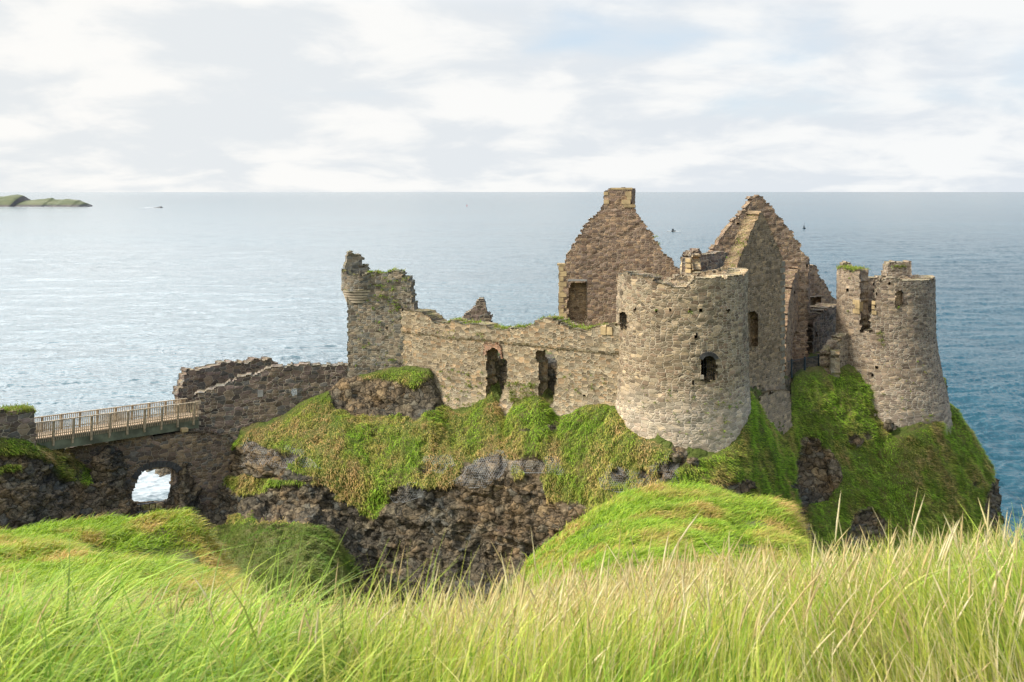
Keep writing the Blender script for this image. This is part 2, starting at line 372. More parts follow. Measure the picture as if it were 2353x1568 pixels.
# ------------------------------------------------------------------ sea
def build_sea():
    """one sheet: rings about the viewpoint, fine where waves can be told apart, out past the horizon"""
    y = np.concatenate([np.arange(1215, 600, -1.15), np.arange(600, 447, -.9), [446, 445, 444, 443.3, 442.7, 442.2, 441.8]])
    r = np.concatenate([[1, 30, 60, 90, 115], 45*F/(y-HY), [170000.]])
    th = np.concatenate([np.arange(-180, -32, 4.0), np.degrees(np.arctan((np.arange(-560, 2960, 2.0)-CX)/F)), np.arange(33, 181, 4.0)])
    th = np.radians(th); R, T = np.meshgrid(r, th, indexing='ij')
    X, Y = R*np.sin(T), R*np.cos(T); n = len(th)
    c, s_ = math.cos(.22), math.sin(.22); A, B = X*c+Y*s_, -X*s_+Y*c
    def crest(a, b, seed): v = vn(a, b, a*0, seed); return (1-np.abs(v)*2)*.5
    far = 1-.75*sstep(R, 500, 2200)
    gust = .75+.5*vn(A*.006, B*.012, A*0, 91)
    z = .55*fbm(A*.055, B*.13, A*0, 2, 1)+.42*crest(A*.17, B*.42, 5)*gust+.24*crest(A*.45+2*vn(A*.1, B*.1, A*0, 3), B*1.0, 9)*gust+.09*vn(A*1.1, B*2.1, A*0, 15)
    z = z*far*sstep(R, 80, 130)*sstep(-R, -30000, -9000)
    v = np.stack([X, Y, z], -1).reshape(-1, 3)
    i, j = np.meshgrid(np.arange(len(r)-1), np.arange(n-1), indexing='ij')
    a = (i*n+j).ravel(); f = np.stack([a, a+1, a+n+1, a+n], 1)
    sx, sy = P(360, 1100, 158)[:2]; fo = np.exp(-(((X-sx)/16)**2+((Y-sy)/22)**2))
    tag(mesh('sea', v, f[:, ::-1].copy(), M['sea'], smooth=True, attrs={'surf': fo.ravel()}), kind='structure')
build_sea()

# ------------------------------------------------------------------ castle rock: lofted from cross-section profiles
# station: px (or list), [(py, d) x 8 rows from wall foot to bottom], back: (inner height z, far distance d), grass weight per row
G = 1.0
ST = [
 (-220, [(1000, 60), (1030, 59.6), (1070, 59.2), (1110, 58.8), (1150, 58.4), (1190, 58), (1250, 57), (1400, 53)], (31.2, 70), [1, .9, .1, .5, .1, 0, 0, 0]),
 (0,    [(1003, 63.6), (1035, 63.0), (1065, 62.6), (1100, 62.2), (1140, 61.8), (1185, 61.2), (1240, 60), (1400, 55)], (29.8, 72), [1, .9, .2, .4, 0, 0, 0, 0]),
 (55,   [(1006, 64.6), (1035, 64.0), (1065, 63.5), (1105, 63), (1145, 62.5), (1190, 62), (1240, 61), (1400, 56)], (29.3, 72), [1, .9, .2, .3, 0, 0, 0, 0]),
 (88,   [(1026, 65.6), (1045, 65), (1070, 64.5), (1105, 64), (1145, 63.5), (1190, 63), (1240, 62), (1400, 57)], (28.3, 70), [1, 1, .4, .2, 0, 0, 0, 0]),
 (125,  [(1036, 67.3), (1060, 66.4), (1085, 65.6), (1110, 65), (1145, 64.3), (1190, 63.7), (1240, 62.8), (1400, 58)], (26.9, 70), [1, .8, .5, .3, 0, 0, 0, 0]),
 (160,  [(1032, 69.6), (1075, 68.6), (1105, 67.6), (1125, 67), (1155, 66.2), (1190, 65.5), (1240, 64.4), (1400, 59)], (25.8, 71), [.3, .3, .6, .3, 0, 0, 0, 0]),
 (210,  [(1088, 70.3), (1095, 68.6), (1112, 68.0), (1130, 67.5), (1155, 67), (1190, 66.3), (1240, 65), (1400, 60)], (25.3, 72), [0, .2, .3, 0, 0, 0, 0, 0]),
 (240,  [(1020, 71.0), (1040, 69.2), (1090, 68.6), (1125, 68.0), (1155, 67.5), (1190, 66.8), (1240, 65.5), (1400, 60)], (26.8, 73), [0]*8),
 (278,  [(1040, 71.4), (1075, 70.1), (1100, 69.6), (1125, 69.2), (1155, 68.6), (1190, 67.6), (1240, 66), (1400, 60)], (26, 74), [0]*8),
 (288,  [(1120, 71.8), (1128, 70.5), (1138, 70.2), (1150, 69.8), (1165, 69.2), (1190, 68.2), (1240, 66.5), (1400, 61)], (22.2, 74), [0]*8),
 (302,  [(1152, 75), (1158, 74), (1164, 73), (1172, 72), (1185, 71), (1205, 69.6), (1245, 67.5), (1400, 62)], (20.6, 76.5), [0, 0, .2, 0, 0, 0, 0, 0]),
 (345,  [(1152, 75.5), (1160, 74.5), (1170, 73.5), (1178, 72.5), (1188, 71.5), (1208, 70), (1245, 68), (1400, 62)], (20.5, 77), [0, 0, .3, .6, .2, 0, 0, 0]),
 ([390, 386, 382, 378, 374, 368, 356, 347], [(1146, 76), (1155, 75), (1165, 74), (1174, 73), (1186, 72), (1205, 70.4), (1245, 68), (1400, 62)], (20.6, 77.5), [0, .3, .3, .3, 0, 0, 0, 0]),
 ([410, 406, 402, 398, 393, 388, 378, 368], [(1075, 75.3), (1098, 74.4), (1120, 73.8), (1142, 73.0), (1165, 72.2), (1190, 71.0), (1240, 68.5), (1400, 62)], (25, 81), [.4, .1, 0, 0, 0, 0, 0, 0]),
 ([425, 423, 420, 417, 414, 411, 404, 397], [(1050, 75.0), (1075, 73.2), (1100, 72.7), (1130, 72.1), (1160, 71.4), (1190, 70.6), (1240, 68.4), (1400, 62)], (26, 88), [0]*8),
 (440,  [(1050, 75.6), (1090, 74.3), (1110, 73.8), (1135, 73.2), (1165, 72.2), (1195, 71.2), (1240, 68.5), (1400, 62)], (27.3, 88), [0, 0, 0, .2, 0, 0, 0, 0]),
 (480,  [(1040, 76.2), (1090, 75.3), (1130, 75), (1160, 74.3), (1185, 73), (1205, 71.6), (1245, 69), (1400, 62)], (28, 89), [0, 0, 0, .3, .2, 0, .3, 0]),
 (530,  [(1030, 76.2), (1060, 75.6), (1090, 74.9), (1120, 74.2), (1150, 73), (1190, 71.5), (1240, 68), (1345, 60)], (28.2, 89), [.3, .2, .3, .4, .1, .1, .7, 1]),
 (560,  [(998, 75.3), (1020, 74.4), (1045, 73.7), (1080, 73), (1115, 72.2), (1165, 71), (1225, 66.5), (1345, 58)], (27.6, 86), [1, .9, .5, .2, .7, .1, .9, 1]),
 (610,  [(975, 75.7), (1005, 74.2), (1045, 72.7), (1085, 71.5), (1115, 71.3), (1165, 70.3), (1225, 64.5), (1345, 57)], (27.8, 86), [1, 1, .8, .1, .6, 0, 1, 1]),
 (660,  [(955, 76.0), (1000, 74.0), (1045, 72), (1090, 70.6), (1130, 70.0), (1180, 69.0), (1235, 63.5), (1345, 56.5)], (27.9, 86), [1, 1, 1, .3, .2, 0, 1, 1]),
 (700,  [(922, 76.4), (965, 74.5), (1025, 72), (1090, 70.2), (1130, 69.6), (1175, 68.8), (1230, 63), (1345, 56)], (28, 86), [1, 1, 1, .9, .3, 0, 1, 1]),
 (750,  [(902, 76.8), (950, 74.8), (1010, 72.2), (1080, 70), (1130, 69.4), (1180, 68.6), (1240, 64), (1345, 57)], (28, 86), [.9, 1, 1, 1, .6, 0, .9, 1]),
 (785,  [(870, 77.2), (925, 75.6), (985, 72.8), (1075, 70), (1140, 69.3), (1200, 68.5), (1270, 66.5), (1345, 61)], (28.5, 87), [.3, .2, 1, 1, .8, .1, .4, .8]),
 (850,  [(860, 76.4), (932, 75.4), (995, 72.5), (1085, 69.6), (1150, 69.0), (1215, 68.2), (1285, 67.2), (1350, 65.5)], (29.5, 92), [.5, .0, 1, 1, .9, .1, 0, 0]),
 (915,  [(848, 75.6), (935, 74.6), (1000, 71.6), (1110, 68.6), (1150, 68.2), (1215, 67.5), (1285, 66.7), (1350, 65)], (30.5, 94), [1, .0, 1, 1, .3, .1, 0, 0]),
 (985,  [(856, 74.3), (930, 73.6), (990, 70.9), (1100, 67.8), (1140, 67.4), (1205, 66.8), (1280, 66), (1350, 64.5)], (31, 96), [.45, .2, 1, .9, .2, 0, 0, 0]),
 (1020, [(935, 74.1), (955, 73.2), (1010, 70.6), (1095, 67.6), (1140, 67.2), (1205, 66.4), (1280, 65.6), (1350, 64)], (31.4, 97), [1, 1, 1, .9, .2, 0, 0, 0]),
 (1070, [(945, 72.9), (970, 71.9), (1025, 69.5), (1110, 66.9), (1150, 66.5), (1210, 65.8), (1280, 65.2), (1350, 63.5)], (31.6, 97), [1, 1, 1, .7, .1, 0, 0, 0]),
 (1128, [(900, 72.1), (945, 70.9), (1020, 68.6), (1100, 66.3), (1145, 65.9), (1205, 65.2), (1280, 64.6), (1350, 63)], (31.6, 97), [1, 1, 1, .4, .1, 0, 0, 0]),
 (1160, [(962, 71.0), (985, 70.0), (1030, 68.2), (1085, 66.5), (1140, 65.7), (1205, 65), (1280, 64.4), (1350, 62.8)], (31.6, 97), [1, 1, 1, .3, .1, 0, 0, 0]),
 (1185, [(925, 70.4), (965, 69.2), (1025, 67.6), (1085, 66), (1140, 65.3), (1205, 64.7), (1280, 64), (1350, 62.5)], (31.6, 97), [1, .7, 1, .3, .1, 0, 0, 0]),
 (1235, [(902, 69.9), (940, 68.3), (1005, 67), (1080, 65.6), (1135, 65), (1200, 64.3), (1275, 63.6), (1350, 62)], (31.6, 97), [1, 1, .8, .3, .1, 0, 0, 0]),
 (1285, [(950, 68.7), (980, 67.6), (1030, 66.2), (1090, 64.9), (1140, 64.3), (1200, 63.6), (1275, 63), (1350, 61.5)], (31.6, 97), [1, 1, 1, .8, .5, 0, 0, 0]),
 (1350, [(928, 67.2), (965, 66), (1030, 64.6), (1105, 63.3), (1150, 62.8), (1200, 62.2), (1275, 61.5), (1350, 60)], (31.6, 97), [1, 1, 1, 1, .6, .2, 0, 0]),
 (1405, [(925, 66.2), (965, 65), (1030, 63.6), (1110, 62.2), (1150, 61.7), (1200, 61.1), (1275, 60.4), (1350, 59)], (31.6, 97), [1, 1, 1, 1, .8, .6, .3, 0]),
 (1455, [(990, 63.8), (1015, 62.9), (1060, 62.2), (1120, 61.3), (1160, 60.8), (1210, 60.2), (1275, 59.5), (1350, 58)], (31.6, 97), [1, 1, 1, .9, .8, .6, .3, 0]),
 (1510, [(1018, 62.0), (1038, 61.4), (1080, 60.9), (1130, 60.3), (1170, 59.9), (1215, 59.4), (1275, 58.7), (1350, 57)], (31.6, 97), [1, 1, 1, .9, .8, .6, .3, 0]),
 (1555, [(1036, 61.5), (1055, 60.9), (1090, 60.5), (1135, 60), (1175, 59.6), (1215, 59.1), (1275, 58.4), (1350, 57)], (31.6, 97), [.5, .5, .8, .9, .9, .6, .3, 0]),
 (1600, [(1056, 61.2), (1068, 60.7), (1095, 60.3), (1135, 59.8), (1175, 59.4), (1215, 58.9), (1275, 58.2), (1350, 57)], (31.6, 97), [.8, 1, 1, 1, 1, .8, .5, .3]),
 (1655, [(1034, 62.0), (1055, 61.2), (1090, 60.5), (1135, 59.9), (1175, 59.5), (1215, 59), (1275, 58.3), (1350, 57)], (31.6, 97), [1, 1, 1, 1, 1, .8, .5, .3]),
 (1695, [(992, 63.3), (1022, 62.4), (1070, 61.5), (1125, 60.8), (1170, 60.3), (1215, 59.8), (1275, 59), (1350, 57.5)], (31.4, 97), [1, 1, 1, 1, .9, .8, .5, .3]),
 (1712, [(925, 65.6), (970, 64.2), (1030, 62.9), (1110, 61.8), (1160, 61.2), (1210, 60.6), (1270, 60), (1350, 58)], (31.4, 97), [1, 1, 1, 1, .9, .8, .5, .3]),
 (1722, [(898, 67.8), (955, 66.0), (1030, 63.9), (1110, 62), (1160, 61.4), (1210, 60.8), (1270, 60.2), (1350, 58)], (31.4, 97), [1, 1, 1, 1, .9, .8, .5, .3]),
 (1758, [(950, 70.2), (990, 68.4), (1045, 66.4), (1115, 64.5), (1160, 63.7), (1210, 63), (1270, 62.2), (1350, 60)], (32.5, 98), [1, 1, 1, 1, .9, .9, .6, .5]),
 (1795, [(1000, 72.1), (1025, 70.8), (1070, 69), (1125, 67.3), (1165, 66.3), (1210, 65.3), (1270, 64.2), (1350, 62)], (31, 98), [1, 1, 1, 1, .9, .9, .6, .5]),
 (1813, [(950, 75), (985, 74), (1045, 72.3), (1110, 70.5), (1160, 69.2), (1210, 68), (1270, 66.5), (1350, 63)], (30.5, 98), [1, 1, 1, .8, .9, .9, .6, .5]),
 (1826, [(868, 78.5), (920, 76.8), (990, 75), (1060, 74), (1125, 72.5), (1185, 70), (1250, 67.5), (1350, 63.5)], (30.7, 98), [1, 1, 1, .5, .2, .9, .6, .3]),
 (1870, [(852, 79.4), (905, 77.8), (980, 76), (1050, 75), (1130, 73.5), (1180, 71), (1250, 68.5), (1350, 64)], (30.8, 98), [1, 1, 1, .5, .2, 1, .5, .2]),
 (1920, [(850, 80.4), (895, 79), (965, 77), (1040, 75.3), (1110, 73.7), (1180, 72), (1250, 70), (1350, 66)], (30.7, 98), [1, 1, 1, .9, .8, .9, .6, .3]),
 (1985, [(848, 80.8), (890, 79.8), (950, 78.3), (1030, 76.4), (1100, 74.8), (1170, 73.3), (1240, 71.7), (1350, 67)], (30.5, 97), [1, 1, .9, 1, .9, .8, .6, .3]),
 (2012, [(930, 79.6), (960, 78.9), (1000, 78), (1050, 76.7), (1105, 75.3), (1170, 73.8), (1240, 72), (1350, 68)], (29, 96), [1, .9, .4, .9, 1, .8, .6, .3]),
 (2045, [(1000, 78.1), (1018, 77.5), (1050, 76.7), (1090, 75.8), (1135, 74.8), (1180, 73.8), (1240, 72.3), (1350, 68)], (28, 95), [.8, 1, 1, 1, 1, 1, .8, .3]),
 (2100, [(990, 77.6), (1015, 77), (1050, 76.2), (1090, 75.3), (1135, 74.4), (1180, 73.6), (1240, 72.4), (1350, 68.5)], (28, 94), [1, 1, 1, 1, 1, .9, .8, .4]),
 (2145, [(962, 79.4), (990, 78.4), (1030, 77.4), (1080, 76.3), (1130, 75.4), (1180, 74.6), (1240, 73.6), (1350, 70)], (28, 93), [1, 1, 1, 1, .9, .9, .8, .4]),
 ([2165, 2172, 2185, 2200, 2210, 2218, 2222, 2225], [(940, 83), (965, 81.5), (1010, 80), (1060, 78.8), (1110, 77.8), (1165, 77), (1240, 76), (1350, 73)], (27.8, 92), [1, 1, 1, .9, .8, .8, .6, .3]),
 ([2172, 2192, 2222, 2243, 2262, 2278, 2285, 2288], [(918, 84.0), (950, 82.6), (995, 82.2), (1032, 82.2), (1060, 82.6), (1095, 82), (1160, 81.4), (1350, 79)], (28, 92), [1, 1, 1, 1, .9, .7, .2, 0]),
 ([2168, 2185, 2212, 2230, 2245, 2262, 2268, 2270], [(925, 91), (960, 91), (1005, 91), (1045, 91), (1085, 91), (1130, 91), (1200, 91), (1400, 91)], (27.5, 95), [1, 1, 1, .8, .5, 0, 0, 0]),
 ([2120, 2130, 2140, 2150, 2160, 2170, 2180, 2190], [(950, 97), (980, 97), (1020, 97), (1060, 98), (1110, 98), (1160, 99), (1250, 99), (1420, 100)], (26, 99), [1, .5, .5, 0, 0, 0, 0, 0]),
]
def build_rock_grid():
    rows = []; gw = []; pxs = []
    for px, pr, (zc, fd), g in ST:
        pl = px if isinstance(px, list) else [px]*8
        pts = []; gg = []
        T = P(pl[0], *pr[0]); r = T[:2]/np.linalg.norm(T[:2]); d0 = np.linalg.norm(T[:2])
        sc = fd/pr[0][1]
        def back(frac, z): q = T[:2]+r*frac; return np.array((q[0], q[1], z))
        fdist = d0*(sc-1)
        pts += [back(fdist+3.5, -3), back(fdist+1.2, zc-6), back(fdist, zc-1), back(fdist*.6+.9, zc+.0), back(min(2.0, fdist*.6), zc), back(min(1.3, fdist*.45), (zc+T[2])/2)]
        gg += [0, 0, .6, .8, .0, .0]
        if 1000 < pl[0] < 1420: pts[4][2] = zc+1.3; pts[5][2] += .6
        for p_, (y_, d_) in zip(pl, pr): pts.append(P(p_, y_, d_))
        gg += list(g)
        B = pts[-1]; rb = B[:2]/np.linalg.norm(B[:2])
        pts.append(np.array((*(B[:2]-rb*2), B[2]-6))); pts.append(np.array((*(B[:2]-rb*6), -3))); gg += [0, 0]
        rows.append(pts); gw.append(gg); pxs.append(np.mean(pl[:4]))
    A = np.array(rows); Gw = np.array(gw)                      # stations x rows x 3
    def cr(A, t_counts, axis):
        A = np.moveaxis(A, axis, 0); n = len(A); out = []
        for i in range(n-1):
            p0, p1, p2, p3 = A[max(i-1, 0)], A[i], A[i+1], A[min(i+2, n-1)]
            k = t_counts[i]
            m1 = (p2-p0)*.5*.6; m2 = (p3-p1)*.5*.6
            for s in np.arange(k)/k:
                h00 = 2*s**3-3*s*s+1; h10 = s**3-2*s*s+s; h01 = -2*s**3+3*s*s; h11 = s**3-s*s
                out.append(h00*p1+h10*m1+h01*p2+h11*m2)
        out.append(A[-1]); return np.moveaxis(np.array(out), 0, axis)
    # columns about every 9 cm, rows about every 9 cm on the visible face
    cc = [max(2, int(round(np.linalg.norm(A[i+1, 6:12].mean(0)-A[i, 6:12].mean(0))/.10))) for i in range(len(A)-1)]
    rc = [5, 8, 5, 20, 6, 8] + [max(4, int(round(np.linalg.norm(A[:, j+1]-A[:, j], axis=1).mean()/.085))) for j in range(6, 13)] + [14, 6]
    V = cr(cr(A, cc, 0), rc, 1)
    W = cr(cr(Gw[..., None], cc, 0), rc, 1)[..., 0]
    rowid = np.concatenate([[j+s/k for s in range(k)] for j, k in enumerate(rc)]+[[len(rc)]])
    return V, W, rowid
RV, RW, RROW = build_rock_grid()
def px_of(V): return CX+V[..., 0]/V[..., 1]*F
def py_of(V): return HY+(CAMZ-V[..., 2])/V[..., 1]*F
def grid_normals(V):
    du = np.gradient(V, axis=0); dv = np.gradient(V, axis=1); n = np.cross(du, dv)
    n /= np.linalg.norm(n, axis=-1, keepdims=True)+1e-9; return n
# bare rock showing (+) or turf (-) where the photo has them: px, py, rx, ry, weight
SPOTS = [(1868, 1085, 38, 55, 2.2), (1855, 1030, 22, 25, 1), (1905, 1090, 20, 40, 1.2), (1690, 1120, 40, 22, .9), (1650, 1080, 10, 10, .7), (1800, 1120, 14, 12, .7), (1838, 1150, 10, 50, .8),
 (1845, 1230, 14, 60, 1), (1960, 1015, 22, 26, 1.1), (1990, 1000, 12, 18, .9), (2040, 985, 16, 20, .9), (2000, 1200, 48, 55, 1.0), (1970, 1240, 40, 30, .9), (2090, 1030, 10, 10, .6), (2130, 1120, 16, 12, .5),
 (2240, 1110, 16, 14, .8), (2276, 1140, 18, 50, 1.1), (1270, 985, 22, 14, 1.3), (1215, 990, 30, 12, .9), (1562, 1045, 18, 26, 1.0), (1745, 1165, 30, 12, .7), (2055, 1170, 12, 10, .6),
 (890, 915, 120, 32, 1.6), (800, 905, 40, 26, 1.2), (640, 1050, 90, 18, 1.0), (590, 1035, 20, 26, .8), (980, 1080, 26, 14, .8), (930, 1130, 30, 18, 1.0), (1100, 1075, 45, 35, .9), (1230, 1070, 60, 20, .9),
 (1145, 1060, 14, 16, .6), (590, 1130, 26, 8, -.8), (545, 1110, 14, 10, -.8), (800, 1190, 10, 26, -.7), (760, 1150, 40, 10, -.5), (1080, 1150, 12, 12, -.5), (960, 1180, 14, 12, -.5), (640, 1215, 40, 14, -.6), (480, 1230, 20, 20, -.4), (250, 1150, 14, 16, -.6), (200, 1100, 12, 16, -.6), (1180, 1160, 14, 20, -.5), (1425, 1095, 26, 26, .9), (1530, 1090, 26, 40, .9), (1480, 1085, 16, 24, .5), (1145, 1000, 10, 10, .4), (700, 1100, 60, 12, .6), (670, 1175, 120, 40, 1.2), (1000, 1250, 220, 70, 1.2),
 (1080, 1180, 180, 50, 1.0), (60, 1180, 150, 60, 1), (40, 1060, 100, 14, .8), (100, 1080, 14, 10, .6),
 (860, 1110, 30, 60, -1.0), (1270, 1130, 18, 26, -1.2), (1320, 1080, 70, 50, -.7), (1450, 1050, 80, 25, -.5), (1190, 1080, 14, 14, -.7), (930, 850, 70, 16, -1.6), (640, 1110, 60, 8, -.9), (720, 1270, 60, 40, -1.0),
 (540, 1195, 20, 12, -.6), (870, 1180, 16, 30, -.6), (30, 1070, 30, 14, -.8), (110, 1050, 26, 14, -.9), (170, 1065, 12, 16, -.6), (445, 1075, 10, 10, -.5), (815, 880, 30, 12, -.3), (950, 880, 24, 30, -1.0)]
def finish_rock():
    V = RV.copy(); W = RW
    px, py = px_of(V), py_of(V)
    X, Y, Zc = V[..., 0], V[..., 1], V[..., 2]
    m = W*1.12-.07+.34*sstep(px, 1900, 1980)+.06*(px > 1750)+.16*np.exp(-((px-1000)/500)**2)*(py < 1200)
    for a, b, rx, ry, wt in SPOTS:
        q = np.exp(-(((px-a)/rx)**2+((py-b)/ry)**2)); front = RROW[None, :] >= 5.5
        m = m-wt*q*1.1*front
    m = m+.85*fbm(X*.6, Y*.55, Zc*.55, 5, 3)
    g = sstep(m, .30, .46)
    g = np.where(RROW[None, :] > 13.2, np.minimum(g, .3), g)
    nrm = grid_normals(V)
    # make sure normals face the camera side on the front face
    c = V.shape[0]//2; s = np.sign(nrm[c, int(np.argmax(RROW > 9)), 1]); nrm = nrm*(-s)
    foot = sstep(np.abs(RROW-6.0), 0.0, .9)[None, :]
    cid, ce = cellrand(X*.75+.6*fbm(X, Y, Zc, 3, 8), Y*.75, Zc*1.0+.5*fbm(X, Y, Zc, 3, 12), 5)
    cid2, ce2 = cellrand(X*2.2+.3*fbm(X*2, Y*2, Zc*2, 2, 8), Y*2.2, Zc*2.8, 15)
    lw_ = Zc*1.25+.9*fbm(X*.22, Y*.22, Zc*.1, 3, 70)+.15*fbm(X*1.5, Y*1.5, Zc*1.5, 2, 73); lz = np.floor(lw_); lf = lw_-lz
    blk = np.floor(X*.8+hsh(lz, 1, 5)*7+.5*fbm(X*.5, Y*.5, Zc*.5, 2, 75))
    ledge = (hsh(lz, blk, 71)-.5)*.55+(hsh(np.floor(lw_*2.6), np.floor(blk*3.1+X*1.9), 72)-.5)*.22+.12*(lf-.5)
    rockd = .30*ridged(X*.35, Y*.35, Zc*.28, 4, 21)+.26*ridged(X*1.1, Y*1.1, Zc*.16, 3, 24)-.12+ledge+.45*(cid-.45)*sstep(ce, 0, .06)+.22*(cid2-.5)*sstep(ce2, 0, .08)+.06*fbm(X*4, Y*4, Zc*4, 3, 9)-.05
    grassd = .16*ridged(X*.7, Y*.7, Zc*.55, 3, 44)+.34*fbm(X*.33, Y*.33, Zc*.33, 3, 50)+.27*ridged(X*1.5, Y*1.5, Zc*1.1, 2, 51)+.10
    d = (rockd*(1-g)+grassd*g)
    d = d*(.18+.82*foot)
    inner = (RROW < 5.5)[None, :]
    d = np.where(inner, d*.25, d)
    d = d*(1-.75*np.exp(-(((px-345)/70)**2+((py-1115)/60)**2)))
    back_step = ((RROW > 4.4) & (RROW < 5.6))[None, :]
    d = np.where(back_step, .5*rockd, d)
    out = V+nrm*d[..., None]
    return out, g, nrm
RP, RG, RN = finish_rock()
nu, nv = RP.shape[:2]
def grid_faces(nu, nv):
    i, j = np.meshgrid(np.arange(nu-1), np.arange(nv-1), indexing='ij'); a = (i*nv+j).ravel()
    return np.stack([a, a+1, a+nv+1, a+nv], 1)
rock = mesh('headland', RP.reshape(-1, 3), grid_faces(nu, nv), M['terrain'], smooth=False, attrs={'grass': RG.ravel()})
tag(rock, kind='structure')
RPX, RPY = px_of(RP), py_of(RP)
def rock_at(px, py, lo=5.8, hi=13.9):
    """point and normal of the rock face seen at a pixel"""
    js = np.where((RROW >= lo) & (RROW <= hi))[0]
    d = (RPX[:, js]-px)**2+(RPY[:, js]-py)**2
    i, j = np.unravel_index(np.argmin(d), d.shape)
    return RP[i, js[j]], RN[i, js[j]]

# ------------------------------------------------------------------ near ground: the bank the camera stands on, and the mounds below
KD = np.array([.6, 2.5, 4, 5.5, 7, 9, 11, 14, 18, 22, 26, 28, 30, 33, 38, 46, 60.])
YT_PX = [-700, 0, 500, 850, 1100, 1200, 1500, 1900, 2100, 2350, 3000]
YT_Y = [1335, 1345, 1362, 1385, 1385, 1355, 1312, 1278, 1235, 1192, 1130]
# far part: per px station, pixel heights of the ground at d = 11,14,18,22,26(ridge),28,30,33,38,46,60
FAR = {
 -700: [1400, 1340, 1300, 1265, 1240, 1260, 1290, 1340, 1400, 1420, 1420],
 0:    [1400, 1352, 1312, 1268, 1237, 1260, 1290, 1340, 1420, 1430, 1430],
 130:  [1400, 1352, 1305, 1258, 1222, 1250, 1280, 1340, 1420, 1430, 1430],
 250:  [1402, 1355, 1305, 1250, 1206, 1235, 1270, 1330, 1420, 1430, 1430],
 370:  [1405, 1362, 1318, 1246, 1190, 1225, 1265, 1330, 1420, 1440, 1440],
 425:  [1410, 1368, 1335, 1262, 1186, 1220, 1270, 1340, 1430, 1450, 1450],
 455:  [1412, 1375, 1345, 1285, 1205, 1260, 1310, 1370, 1450, 1470, 1470],
 485:  [1418, 1382, 1352, 1310, 1250, 1310, 1350, 1400, 1480, 1500, 1500],
 520:  [1425, 1395, 1362, 1335, 1300, 1350, 1390, 1430, 1500, 1520, 1520],
 560:  [1440, 1410, 1385, 1365, 1340, 1400, 1430, 1470, 1520, 1540, 1540],
 650:  [1470, 1460, 1450, 1450, 1460, 1480, 1500, 1530, 1560, 1560, 1560],
 850:  [1520, 1540, 1560, 1580, 1600, 1610, 1620, 1630, 1640, 1640, 1640],
 1080: [1500, 1500, 1500, 1490, 1480, 1470, 1460, 1480, 1520, 1540, 1540],
 1160: [1450, 1430, 1410, 1390, 1375, 1360, 1345, 1360, 1420, 1450, 1450],
 1215: [1420, 1400, 1375, 1350, 1325, 1305, 1290, 1320, 1400, 1450, 1450],
 1265: [1400, 1380, 1350, 1320, 1290, 1268, 1250, 1280, 1380, 1450, 1450],
 1312: [1385, 1360, 1325, 1290, 1255, 1228, 1204, 1240, 1350, 1440, 1440],
 1380: [1380, 1350, 1305, 1262, 1215, 1185, 1163, 1205, 1330, 1440, 1440],
 1440: [1378, 1345, 1295, 1245, 1190, 1155, 1133, 1180, 1310, 1440, 1440],
 1510: [1375, 1340, 1288, 1235, 1175, 1142, 1119, 1165, 1300, 1440, 1440],
 1600: [1375, 1340, 1288, 1235, 1176, 1144, 1123, 1170, 1300, 1440, 1440],
 1665: [1375, 1342, 1295, 1245, 1190, 1158, 1138, 1185, 1310, 1440, 1440],
 1700: [1378, 1350, 1310, 1270, 1215, 1165, 1157, 1200, 1320, 1440, 1440],
 1760: [1380, 1355, 1315, 1275, 1218, 1165, 1154, 1200, 1330, 1450, 1450],
 1815: [1382, 1360, 1325, 1285, 1230, 1178, 1168, 1230, 1350, 1460, 1460],
 1842: [1385, 1365, 1335, 1300, 1255, 1215, 1215, 1290, 1400, 1480, 1480],
 1862: [1395, 1380, 1355, 1330, 1300, 1280, 1300, 1360, 1450, 1500, 1500],
 1950: [1400, 1410, 1410, 1410, 1420, 1430, 1440, 1470, 1520, 1550, 1550],
 2150: [1400, 1450, 1500, 1520, 1540, 1550, 1560, 1580, 1600, 1600, 1600],
 3000: [1400, 1450, 1500, 1520, 1540, 1550, 1560, 1580, 1600, 1600, 1600]}
BLADE_H = .54
for _k in (1080, 1160):
    FAR[_k] = [y+(45 if i < 7 else 20) for i, y in enumerate(FAR[_k])]
for _k in range(1215, 1830):
    if _k in FAR: FAR[_k][0] += 85; FAR[_k][1] += 85; FAR[_k][2] += 55; FAR[_k][3] += 20
for _k in list(FAR):                                 # a low bank facing the camera on the left mound
    _v = FAR[_k]; _a = [_v[3]+(_v[4]-_v[3])*.3, _v[3]+(_v[4]-_v[3])*.65]
    if 250 <= _k <= 490: _v[3] = max(_v[3], 1318); _a = [1302 if _k < 480 else 1318, {250: 1232, 370: 1216, 425: 1212, 455: 1228, 485: 1272}[_k]]
    FAR[_k] = _v[:4]+_a+_v[4:]
